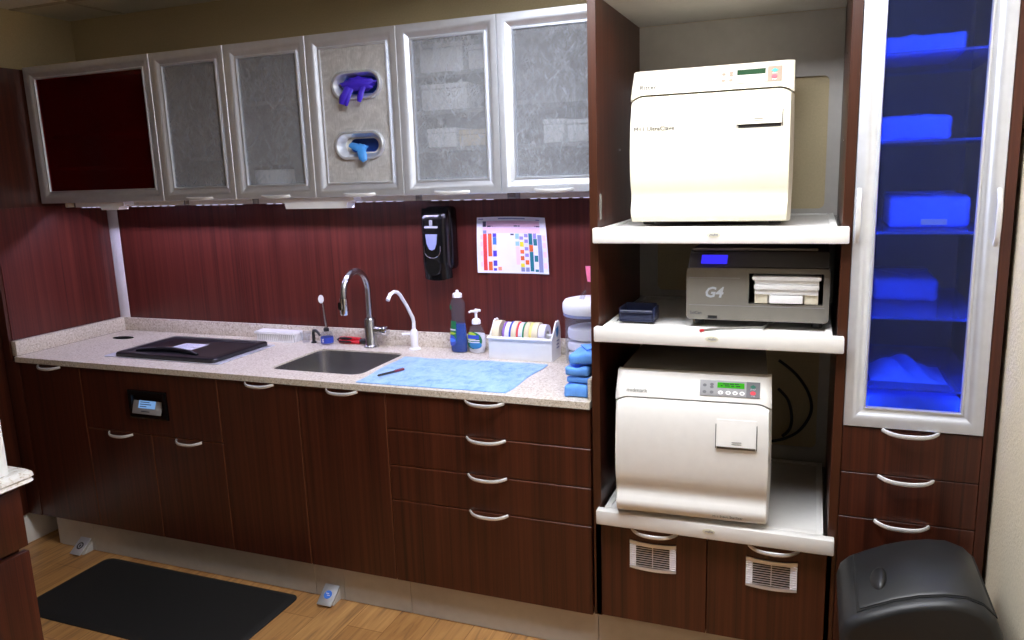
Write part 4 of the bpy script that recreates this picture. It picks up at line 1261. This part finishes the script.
# towel
t = thing('towel', 'light blue terry towel spread on the counter right of the sink', 'towel', (2.15, -.4, ZT))
P00, P10, P11, P01 = Vector((1.862, -.607)), Vector((2.447, -.597)), Vector((2.463, -.195)), Vector((1.845, -.215))
b = B()
def tw(u, v):
    p = (P00 * (1 - u) + P10 * u) * (1 - v) + (P01 * (1 - u) + P11 * u) * v
    wob = .006 * math.sin(7 * u + 3 * v) + .004 * math.sin(23 * u)
    x, y = p.x + .004 * math.sin(9 * v), p.y + wob * (v - .25)
    z = .0035 + .0045 * abs(math.sin(6 * u + 5 * v + 1.5 * math.sin(4 * v))) * (1 - .5 * abs(2 * v - 1)) + .0012 * math.sin(40 * u + 10 * v)
    e = min(u, 1 - u, v, 1 - v)
    if e < .03: z = .003 + (z - .003) * e / .03
    return (x, max(y, -.612), Z + max(z, .002) + (.002 if .012 < e < .02 else 0))
b.grid(tw, 80, 50)
r = bmesh.ops.extrude_face_region(b.bm, geom=list(b.bm.faces))
for w_ in [g for g in r['geom'] if isinstance(g, bmesh.types.BMVert)]: w_.co.z = Z
obj('cloth', b, 'towel', t, 70)
t = thing('pen', 'dark red and black pen lying on the blue towel', 'pen', (1.96, -.47, ZT + .012))
pa, pb = Vector((1.917, -.545, Z + .0135)), Vector((1.966, -.432, Z + .0135))
L = lambda s: pa.lerp(pb, s)
obj('barrel', B().tube([L(0), L(.04), L(.62)], [.0015, .0042, .0042], 12), 'black_matte', t)
obj('cap', B().tube([L(.625), L(.64), L(.98), L(1)], [.0042, .0048, .0048, .003], 12), 'dark_red', t, label='dark red cap')
obj('clip', B().tube([L(.66) + Vector((0, 0, .006)), L(.95) + Vector((0, 0, .006))], .0012, 6), 'chrome', t)

# dish soap
DX, DY = 2.03, -.07
t = thing('dish_soap_bottle', 'tall clear dish soap bottle half full of blue liquid', 'bottle', (DX, DY, ZT))
shape = [(.033, 0), (.037, .006), (.038, .05), (.036, .085), (.0325, .12), (.030, .145), (.031, .165), (.034, .19), (.0335, .207), (.027, .222), (.016, .229), (.0155, .232)]
obj('bottle', B().lathe(shape, DX, DY, 36, 1, .62, Z), 'clear_dim', t)
obj('liquid', B().lathe([(r_ - .0022, z_ + .002) for r_, z_ in shape if z_ < .13], DX, DY, 36, 1, .60, Z), 'blue_liquid', t, label='blue liquid')
obj('cap', B().lathe([(.0205, .2325), (.0205, .247), (.017, .251), (.008, .2525), (.0065, .262), (.003, .264)], DX, DY, 28, 1, .8, Z), 'white_plastic', t)
def lab_patch(name, parent, cx, cy, prof, a0, a1, z0, z1, mat, sy=.62, ell=True, off=.0012, label=None):
    b = B()
    def rr(z):
        for (ra, za), (rb, zb_) in zip(prof[:-1], prof[1:]):
            if za <= z <= zb_: return ra + (rb - ra) * (z - za) / max(1e-6, zb_ - za)
        return prof[-1][0]
    def f(u, v):
        z = z0 + (z1 - z0) * v
        half = math.sqrt(max(0, 1 - (2 * v - 1) ** 2)) if ell else 1
        a = (a0 + a1) / 2 + (a1 - a0) / 2 * (2 * u - 1) * half
        R = rr(z) + off
        return (cx + R * math.cos(a), cy + R * sy * math.sin(a), Z + z)
    b.grid(f, 16, 14)
    return obj(name, b, mat, parent, 60, label=label)
lb = lab_patch('label', t, DX, DY, shape, math.radians(186), math.radians(268), .045, .135, 'c_deep_green', ell=False, label='green printed label')
lab_patch('label_mark', t, DX, DY, shape, math.radians(190), math.radians(266), .028, .075, 'c_blue', off=.0020)
lab_patch('label_mark', t, DX, DY, shape, math.radians(200), math.radians(262), .045, .062, 'c_sky', off=.0026)
lab_patch('label_mark', t, DX, DY, shape, math.radians(188), math.radians(236), .18, .203, 'c_deep_green', off=.0016)
lab_patch('label_mark', t, DX, DY, shape, math.radians(194), math.radians(264), .095, .101, 'label_white', ell=False, off=.0022)
lab_patch('label_mark', t, DX, DY, shape, math.radians(194), math.radians(264), .078, .088, 'c_lime', off=.0022)
# hand soap
HX, HY = 2.108, -.062
t = thing('hand_soap_bottle', 'squat white pump bottle of hand soap', 'bottle', (HX, HY, ZT))
shape2 = [(.030, 0), (.034, .004), (.040, .03), (.041, .055), (.038, .08), (.030, .104), (.017, .118), (.0165, .122)]
obj('bottle', B().lathe(shape2, HX, HY, 36, 1, .62, Z), 'clear', t)
obj('lotion', B().lathe([(r_ - .002, z_ + .0015) for r_, z_ in shape2 if z_ < .09], HX, HY, 36, 1, .6, Z), 'lotion', t, label='white lotion')
obj('collar', B().lathe([(.0185, .1222), (.0185, .136), (.014, .143), (.006, .145), (.0055, .168)], HX, HY, 28, z0=Z), 'white_plastic', t)
b = B().lathe([(.008, .1682), (.0095, .172), (.0095, .178), (.006, .180)], HX, HY, 20, z0=Z)
b.tube([(HX + .004, HY, Z + .1755), (HX - .018, HY - .01, Z + .1755), (HX - .026, HY - .014, Z + .171)], [.006, .005, .004], 10)
b.tube([(HX - .004, HY, Z + .178), (HX + .02, HY + .004, Z + .1775)], [.008, .0045], 10, .5)
obj('pump_head', b, 'white_plastic', t)
lab_patch('label', t, HX, HY, shape2, math.radians(196), math.radians(318), .018, .092, 'c_deep_green', label='green oval label')
lab_patch('label_mark', t, HX, HY, shape2, math.radians(200), math.radians(285), .052, .09, 'c_lime', off=.0018)
lab_patch('label_mark', t, HX, HY, shape2, math.radians(235), math.radians(314), .02, .052, 'c_aqua', off=.0018)
lab_patch('label_mark', t, HX, HY, shape2, math.radians(216), math.radians(298), .062, .078, 'c_blue', off=.0024, ell=False)
for z0_ in (.054, .046):
    lab_patch('label_mark', t, HX, HY, shape2, math.radians(222), math.radians(300), z0_, z0_ + .004, 'label_white', off=.0024, ell=False)

# tape dispenser
t = thing('tape_dispenser', 'white tape dispenser box full of coloured tape rolls', 'tape dispenser', (2.33, -.09, ZT))
bx0, bx1, by0, by1 = 2.199, 2.466, -.152, -.036
b = B()
b.box(bx0 + .0055, bx1 - .0055, by0, by0 + .004, Z, Z + .088, .001); b.box(bx0 + .0055, bx1 - .0055, by1 - .004, by1, Z, Z + .07, .001)
b.box(bx0 + .0055, bx1 - .0055, by0 + .0045, by1 - .0045, Z, Z + .004)
bd = obj('box', b, 'white_plastic', t)
obj('cutter_bar', B().prism([(by0 - .010, Z + .088), (by0 - .009, Z + .084), (by0 + .006, Z + .0885), (by0 + .006, Z + .0925)], 'x', bx0 - .004, bx1 + .001), 'white_plastic', t)
for x in (bx0, bx1 - .005):
    prof_ = [(by0, Z), (by1, Z), (by1, Z + .10), (by1 - .004, Z + .125), (by1 - .014, Z + .146), (by1 - .026, Z + .152), (by1 - .03, Z + .143), (by1 - .038, Z + .146), (by1 - .045, Z + .152), (by1 - .058, Z + .146), (by1 - .075, Z + .125), (by0 + .012, Z + .0955), (by0, Z + .092)]
    e = obj('end_plate', B().prism(prof_, 'x', x, x + .005), 'white_plastic', t)
shield = [(by1 - .06, Z + .122), (by1 - .03, Z + .13), (by1 - .03, Z + .105), (by1 - .04, Z + .09), (by1 - .05, Z + .086), (by1 - .058, Z + .097)]
obj('shield_mark', B().prism(shield, 'x', bx1 + .0001, bx1 + .0008), 'c_aqua', e, label='blue shield mark')
b = B()
for k in range(3): b.box(bx1 + .0001, bx1 + .0006, by1 - .055, by1 - .025, Z + .07 - k * .014, Z + .074 - k * .014)
obj('print_line', b, 'c_slate', e)
obj('spindle', B().cyl((bx0 + .0055, by1 - .048, Z + .09), (bx1 - .0055, by1 - .048, Z + .09), .008), 'white_plastic', t)
rolls = [('tape_beige', .028, .054, 'wide beige tape roll at the left end of the dispenser'), ('white', .010, .03, None), ('tape_purple', .007, .049, 'purple edged tape roll, first of the thin rolls'), ('label_white', .018, .048, 'white tape roll between the purple and blue rolls'),
         ('blue', .007, .052, 'blue tape roll in the dispenser'), ('tape_beige', .019, .053, 'beige tape roll between the blue and red rolls'), ('tape_red', .006, .05, 'red tape roll in the dispenser'), ('label_white', .015, .049, 'white tape roll between the red and green rolls'),
         ('green', .006, .05, 'green tape roll in the dispenser'), ('tape_beige', .017, .051, 'beige tape roll just right of the green roll'), ('tape_yellow', .010, .05, 'pale yellow tape roll near the right end of the dispenser'), ('tape_beige', .021, .051, 'beige tape roll right of the yellow roll'), ('label_white', .026, .044, 'white tape roll at the right end of the dispenser')]
x = bx0 + .012
def annulus(x0, x1, cy, cz, r0, r1, n=36):
    b = B()
    R = []
    for xx, rr in ((x0, r1), (x0, r0), (x1, r0), (x1, r1)):
        R.append([b.bm.verts.new((xx, cy + rr * math.cos(2 * PI * k / n), cz + rr * math.sin(2 * PI * k / n))) for k in range(n)])
    R.append(R[0])
    for q, w_ in zip(R[:-1], R[1:]):
        for k in range(n): b.bm.faces.new((q[k], q[(k + 1) % n], w_[(k + 1) % n], w_[k]))
    return b
for c, wd, rad, lb in rolls:
    wd *= 1.1
    if lb:
        cy_, cz_ = by1 - .058, Z + .094
        r_ = thing('tape_roll', lb, 'tape roll', (x + wd / 2, cy_, cz_ - rad), 0, 'tape rolls in the dispenser')
        obj('tape', annulus(x, x + wd - .001, cy_, cz_, .024, rad), 'c_' + c if 'c_' + c in M else c, r_)
        obj('core', annulus(x, x + wd - .001, cy_, cz_, .0205, .0237), 'box_white', r_)
    x += wd + .001

# canister
CX, CY = 2.608, -.125
t = thing('canister', 'clear round canister of white wipes with a white lid', 'canister', (CX, CY, ZT))
obj('jar', B().lathe([(.084, 0), (.088, .004), (.09, .02), (.092, .20), (.089, .20), (.086, .006), (0, .006)], CX, CY, 40, z0=Z, caps=False), 'clear', t)
b = B().lathe([(.094, .2005), (.097, .204), (.099, .222), (.098, .238), (.09, .250), (.06, .257), (.02, .259)], CX, CY, 40, z0=Z)
lidc = obj('lid', b, 'white_plastic', t)
obj('seal_ring', B().lathe([(.0935, .190), (.0955, .1915), (.0955, .199), (.094, .2)], CX, CY, 40, z0=Z, caps=False), 'c_slate', t, label='bluish seal ring')
obj('clasp', B().tube([(CX - .012, CY - .05, Z + .257), (CX - .005, CY - .045, Z + .275), (CX + .002, CY - .045, Z + .29)], [.010, .0085, .006], 10, .6), 'clear_dim', lidc)
for k, (z0_, z1_) in enumerate(((.008, .05), (.052, .096), (.098, .15))):
    ww = tag(base(obj('wipe_stack', B().lathe([(.06, z0_), (.078, z0_ + .008), (.081, (z0_ + z1_) / 2), (.077, z1_ - .008), (.055, z1_ - .001)], CX, CY, 36, z0=Z), 'paper'), (CX, CY, Z + z0_)),
             ['bottom stack of white wipes inside the clear canister', 'middle stack of white wipes inside the clear canister', 'topmost stack of white wipes inside the clear canister'][k], 'wipes', 'wipes in the canister')
# pink note
t = thing('note', 'pink paper note on the wall above the canister', 'note', (2.60, -.012, 1.215))
b = B()
def pn(u, v): return (2.568 + .05 * u + .006 * (1 - v), -.0115 - .004 * math.sin(PI * v) - .006 * v * v, 1.216 + .062 * v - .008 * u * (1 - v))
b.grid(pn, 6, 8)
r = bmesh.ops.extrude_face_region(b.bm, geom=list(b.bm.faces))
for w_ in [g for g in r['geom'] if isinstance(g, bmesh.types.BMVert)]: w_.co.y += .0006
obj('sheet', b, 'pink', t, 60)
obj('tape_piece', B().box(2.585, 2.61, -.0235, -.0092, 1.274, 1.2765), 'clear', t)
# four blue packs
G2 = 'blue wrapped packs at the end of the counter'
wrap_pack(2.650, 2.7335, -.583, -.44, Z, Z + .042, 'blue wrapped pack at the bottom of the stack of four', G2)
wrap_pack(2.656, 2.7335, -.575, -.45, Z + .047, Z + .066, 'thin blue pack second from the bottom of the stack', G2)
wrap_pack(2.650, 2.7315, -.58, -.46, Z + .0715, Z + .098, 'blue pack just under the top one of the stack', G2)
wrap_pack(2.662, 2.7535, -.575, -.43, Z + .108, Z + .145, 'creased blue pack on top of the stack of four', G2, tilt=.10)

# ------------------------------------------------------------------ on the backsplash
# soap dispenser
t = thing('soap_dispenser', 'black wall soap dispenser above the filter faucet', 'soap dispenser', (1.98, -.008, 1.23))
sx0, sx1 = 1.893, 2.016
obj('back_housing', B().box(sx0 + .004, sx1 + .006, -.082, -.009, 1.262, 1.522, .02, 4), 'black', t)
b = B()
def fs(u, v):
    a = (u - .5)
    x = (sx0 + sx1) / 2 + (sx1 - sx0) / 2 * math.sin(PI * a) if False else sx0 + (sx1 - sx0) * u
    e = abs(2 * u - 1)
    y = -.083 - .036 * math.sqrt(max(0, 1 - e ** 4)) * (1 - .55 * max(0, (v - .82) / .18) ** 2)
    y += .012 * max(0, (.22 - v) / .22)
    z = 1.230 + .286 * v
    z += (-.010 * (1 - e ** 2) if v < .02 else 0)
    return (x, y, z)
b.grid(fs, 28, 28)
r = bmesh.ops.extrude_face_region(b.bm, geom=list(b.bm.faces))
for w_ in [g for g in r['geom'] if isinstance(g, bmesh.types.BMVert)]: w_.co.y = -.0825
cv = obj('cover', b, 'black', t, 40)
mxs = (sx0 + sx1) / 2 - .004
b = B(); q = [(mxs - .026, 1.412), (mxs + .026, 1.412), (mxs + .022, 1.375), (mxs + .012, 1.352), (mxs, 1.347), (mxs - .012, 1.352), (mxs - .022, 1.375)]
obj('sight_window', b.prism(q, 'y', -.1235, -.1190), 'c_slate', cv, label='pale level window')
b = B(); b.prism(rrect(mxs - .03, mxs + .03, 1.437, 1.446, .004), 'y', -.122, -.118); b.box(mxs - .007, mxs + .007, -.1225, -.118, 1.447, 1.47, .002)
obj('logo_plate', b, 'panel_grey', cv, label='small pale emblem')
b = B(); pts = [(mxs - .036, -.119, 1.365)] + [(mxs + .036 * math.sin(-PI / 2 + PI * k / 12), -.120, 1.345 - .03 * math.cos(-PI / 2 + PI * k / 12)) for k in range(13)] + [(mxs + .036, -.119, 1.365)]
obj('trim_line', b.tube(pts, .0018, 8), 'chrome', cv)
b = B().lathe([(.0, .0), (.034, 0), (.038, .006), (.038, .014)], 0, 0, 28, caps=False)
b.xf(Matrix.Translation((mxs, -.122, 1.278)) @ Matrix.Rotation(-PI / 2, 4, 'X'))
obj('push_button', b, 'black', cv)

# colour chart sheet
t = thing('colour_chart', 'white paper chart with coloured columns on the backsplash', 'chart', (2.26, -.010, 1.243))
pc = [Vector((2.106, 1.244)), Vector((2.418, 1.243)), Vector((2.404, 1.468)), Vector((2.110, 1.472))]
def chart(u, v, off=0.0):
    p = (pc[0] * (1 - u) + pc[1] * u) * (1 - v) + (pc[3] * (1 - u) + pc[2] * u) * v
    y = -.0105 - .010 * (abs(2 * u - 1) ** 2) * (1 - v) - .006 * v * abs(2 * u - 1) ** 3 - off
    return (p.x + .004 * math.sin(PI * v) * (u - .5), y, p.y + .004 * math.sin(PI * u) * v)
b = B().grid(lambda u, v: chart(u, v), 20, 14)
r = bmesh.ops.extrude_face_region(b.bm, geom=list(b.bm.faces))
for w_ in [g for g in r['geom'] if isinstance(g, bmesh.types.BMVert)]: w_.co.y += .0004
sh = obj('sheet', b, 'paper', t, 60)
cells = {}
def cell(c, px0, py0, px1, py1):
    cells.setdefault(c, []).append(((px0 - 75) / 645, (px1 - 75) / 645, (580 - py1) / 510, (580 - py0) / 510))
cell('rose', 165, 105, 660, 158); cell('pale_pink', 130, 160, 660, 215); cell('charcoal', 130, 108, 162, 158)
for k in range(2): cell('charcoal', 172 + k * 45, 148, 205 + k * 45, 160)
for k in range(6): cell('charcoal', 422 + k * 41, 148, 456 + k * 41, 158)
for k in range(3): cell('slate', 133 + k * 44, 190, 165 + k * 44, 220)
cell('red', 133, 221, 167, 556); cell('orange', 178, 221, 212, 428); cell('orange', 178, 475, 212, 556)
cell('violet', 222, 221, 255, 252); cell('sky', 222, 254, 255, 320); cell('pale_yellow', 222, 325, 255, 370); cell('violet', 222, 375, 255, 428); cell('violet', 222, 465, 255, 515); cell('violet', 222, 535, 250, 558)
cell('peach', 262, 522, 294, 556); cell('charcoal', 386, 222, 418, 236)
cell('pale_blue', 430, 222, 464, 268); cell('pale_blue', 430, 292, 464, 330); cell('pale_pink', 430, 335, 464, 500)
cell('lilac', 468, 246, 502, 274); cell('yellow', 470, 294, 504, 338); cell('orange', 470, 366, 504, 400); cell('orange', 470, 422, 504, 460); cell('yellow', 470, 488, 504, 522); cell('slate', 470, 524, 504, 562); cell('slate', 468, 198, 500, 206)
for a in (222, 272, 340, 398): cell('lilac', 512, a, 545, a + 30)
cell('orange', 513, 458, 546, 498); cell('slate', 513, 524, 546, 562)
cell('teal', 552, 212, 586, 318); cell('orange', 553, 320, 588, 380); cell('teal', 555, 382, 588, 558)
cell('lilac', 594, 212, 624, 262); cell('teal', 594, 264, 628, 324); cell('teal', 597, 414, 630, 470); cell('teal', 600, 540, 630, 562); cell('slate', 634, 228, 672, 566)
for a in (230, 295, 380, 480):
    cell('pale_pink', 108, a, 128, a + 40); cell('pale_pink', 680, a, 708, a + 50)
cell('slate', 275, 82, 530, 92); cell('slate', 90, 84, 135, 92); cell('slate', 630, 92, 665, 100)
bm2 = bmesh.new(); bm2.from_mesh(sh.data)
org = origin(sh)
for mi, (c, L_) in enumerate(cells.items()):
    sh.data.materials.append(M['c_' + c])
    off = .0004 if c in ('pale_pink', 'rose') else .0012
    for (u0, u1, v0, v1) in L_:
        V = [[bm2.verts.new(Vector(chart(u0 + (u1 - u0) * i / 2, v0 + (v1 - v0) * j / 3, off)) - org) for j in range(4)] for i in range(3)]
        for i in range(2):
            for j in range(3):
                f_ = bm2.faces.new((V[i][j], V[i + 1][j], V[i + 1][j + 1], V[i][j + 1])); f_.material_index = mi + 1
bm2.to_mesh(sh.data); bm2.free()

# ------------------------------------------------------------------ floor mat
t = thing('floor_mat', 'black anti fatigue mat on the wood floor', 'mat', (1.0, -.83, 0))
b = B()
rings = []
for d_, z in ((0, .001), (0, .004), (.006, .008), (.022, .0125), (.03, .013)):
    rings.append([b.bm.verts.new((x, y, z)) for x, y in rrect(.492 + d_, 1.53 - d_, -1.062 + d_, -.612 - d_, .035)])
for q, w_ in zip(rings[:-1], rings[1:]):
    for k in range(len(q)): b.bm.faces.new((q[k], q[(k + 1) % len(q)], w_[(k + 1) % len(q)], w_[k]))
b.bm.faces.new(rings[-1]); b.bm.faces.new(rings[0][::-1])
obj('mat', b, 'rubber', t, 30)

# ------------------------------------------------------------------ waste bin
t = thing('waste_bin', 'charcoal plastic waste bin with domed lid in front of the drawers', 'waste bin', (3.66, -.93, 0))
yb0, yb1 = -1.10, -.765
b = B()
rings = []
for z, d_ in ((.001, .05), (.02, .035), (.3, .018), (.475, .004), (.485, 0)):
    rings.append([b.bm.verts.new((x, y, z)) for x, y in rrect(3.502 + d_, 3.838 - d_, yb0 + d_, yb1 - d_, .06)])
for q, w_ in zip(rings[:-1], rings[1:]):
    for k in range(len(q)): b.bm.faces.new((q[k], q[(k + 1) % len(q)], w_[(k + 1) % len(q)], w_[k]))
b.bm.faces.new(rings[-1]); b.bm.faces.new(rings[0][::-1])
obj('body', b, 'bin', t, 40)
prof = [(3.497, .487), (3.494, .53), (3.502, .562), (3.522, .584), (3.56, .606), (3.61, .632), (3.66, .651), (3.71, .663), (3.755, .666), (3.79, .655), (3.815, .632), (3.832, .59), (3.843, .53), (3.845, .487)]
def hood(prof, y0, y1, rnd_, shrink):
    """arched hood: profile in XZ swept along Y with softly rounded ends"""
    b = B(); rings = []
    n = 5
    ys = [(y0 + rnd_ * (1 - math.cos(PI / 2 * (k / n))), math.sin(PI / 2 * k / n)) for k in range(n + 1)] + [(y1 - rnd_ * (1 - math.cos(PI / 2 * (k / n))), math.sin(PI / 2 * k / n)) for k in range(n, -1, -1)]
    cx = sum(p[0] for p in prof) / len(prof); zb = prof[0][1]
    for y, s in ys:
        f_ = 1 - shrink * (1 - s)
        rings.append([b.bm.verts.new((cx + (px - cx) * f_, y, zb + (pz - zb) * f_)) for px, pz in prof])
    for q, w_ in zip(rings[:-1], rings[1:]):
        for k in range(len(q) - 1): b.bm.faces.new((q[k], q[k + 1], w_[k + 1], w_[k]))
        b.bm.faces.new((q[-1], q[0], w_[0], w_[-1]))
    b.bm.faces.new(rings[0]); b.bm.faces.new(rings[-1][::-1])
    return b
obj('lid_hood', hood(prof, yb0 - .004, yb1 + .004, .03, .12), 'bin', t, 50)
# swing flap: raised curved plate with a gap round it
fl = [(3.538, .597), (3.56, .6085), (3.61, .6345), (3.66, .6535), (3.71, .6655), (3.755, .6685), (3.79, .6575), (3.812, .638)]
b = B()
rr_ = []
ys = [yb0 + .03, yb0 + .036, yb1 - .036, yb1 - .03]
for j, y in enumerate(ys):
    lift = .005 if j in (1, 2) else .001
    rr_.append([b.bm.verts.new((px - .35 * lift, y, pz + lift * (1 if 0 < i < len(fl) - 1 else .3))) for i, (px, pz) in enumerate(fl)])
for q, w_ in zip(rr_[:-1], rr_[1:]):
    for k in range(len(q) - 1): b.bm.faces.new((q[k], q[k + 1], w_[k + 1], w_[k]))
r = bmesh.ops.extrude_face_region(b.bm, geom=list(b.bm.faces))
for w_ in [g for g in r['geom'] if isinstance(g, bmesh.types.BMVert)]: w_.co.z -= .008
fo = obj('swing_flap', b, 'bin', t, 40)
b = B(); q_ = []
fl2 = [(3.530, .5905)] + [(px, pz - .0012) for px, pz in fl[1:-1]] + [(3.818, .632)]
for y in (yb0 + .0235, yb1 - .0235):
    q_.append([b.bm.verts.new((px, y, pz)) for px, pz in fl2])
for k in range(len(fl2) - 1): b.bm.faces.new((q_[0][k], q_[0][k + 1], q_[1][k + 1], q_[1][k]))
r = bmesh.ops.extrude_face_region(b.bm, geom=list(b.bm.faces))
for w_ in [g for g in r['geom'] if isinstance(g, bmesh.types.BMVert)]: w_.co.z -= .004
obj('flap_gap', b, 'shadowgap', t, 40, label='dark gap round the swing flap')
b = B()
def kn(u, v):
    th = 2 * PI * u; ph = PI / 2 * v
    return (3.583 + .019 * math.cos(th) * math.cos(ph), -.955 + .034 * math.sin(th) * math.cos(ph) * (1 if math.sin(th) > 0 else 1.9), .621 + .026 * math.sin(ph) + .5 * .017 * math.cos(th) * math.cos(ph))
b.grid(kn, 24, 8)
bmesh.ops.remove_doubles(b.bm, verts=b.bm.verts, dist=1e-5)
obj('thumb_grip', b, 'black_matte', fo, 60)

# ------------------------------------------------------------------ near counter at left
t = thing('island_cabinet', 'dark wood drawer cabinet at the near left edge of the picture', 'cabinet', (1.2, -2.1, .0))
obj('body', B().box(.9, 1.478, -2.75, -1.655, .10, .896), 'wood', t)
obj('plinth', B().box(.92, 1.43, -2.73, -1.68, .001, .099), 'black_matte', t)
for z0_, z1_ in ((.12, .712), (.726, .885)):
    dw = obj('drawer', B().box(1.479, 1.50, -2.74, -1.642, z0_, z1_, .002), 'wood', t)
    b = B(); P = []
    for k in range(13):
        s = k / 12; P.append((1.502 + .026 * (1 - (2 * s - 1) ** 4), -2.26 + .135 * s, z1_ - .02))
    obj('handle', B().tube(P, .0055, 10, .6), 'handle', dw)
ct = thing('granite_counter', 'pale speckled granite counter top at the near left edge', 'countertop', (1.2, -2.1, .897))
b = B()
pr_ = [(.0, .897), (.02, .897), (.028, .902), (.024, .91), (.03, .916), (.028, .924), (.018, .93), (.0, .93)]
rings = []
for d_, z in pr_:
    rings.append([b.bm.verts.new((x, y, z)) for x, y in rrect(.86 - d_, 1.50 + d_, -2.78 - d_, -1.628 + d_ * .6, .02)])
for q, w_ in zip(rings[:-1], rings[1:]):
    for k in range(len(q)): b.bm.faces.new((q[k], q[(k + 1) % len(q)], w_[(k + 1) % len(q)], w_[k]))
b.bm.faces.new(rings[-1]); b.bm.faces.new(rings[0][::-1])
obj('slab', b, 'granite', ct, 30)
t = thing('jug', 'white plastic jug standing on the near granite counter', 'jug', (1.40, -1.73, .9305))
obj('body', B().prism(rrect(1.34, 1.496, -1.80, -1.655, .012), 'z', .9306, 1.15), 'white_plastic', t)
obj('cap', B().lathe([(.04, 1.1502), (.03, 1.17), (.022, 1.175), (.022, 1.195)], 1.41, -1.728, 24), 'white_plastic', t)

# ------------------------------------------------------------------ world
w = bpy.data.worlds.new('world'); scn.world = w
w.use_nodes = True
w.node_tree.nodes['Background'].inputs[0].default_value = (0.9, 0.85, 0.75, 1)
w.node_tree.nodes['Background'].inputs[1].default_value = 0.02
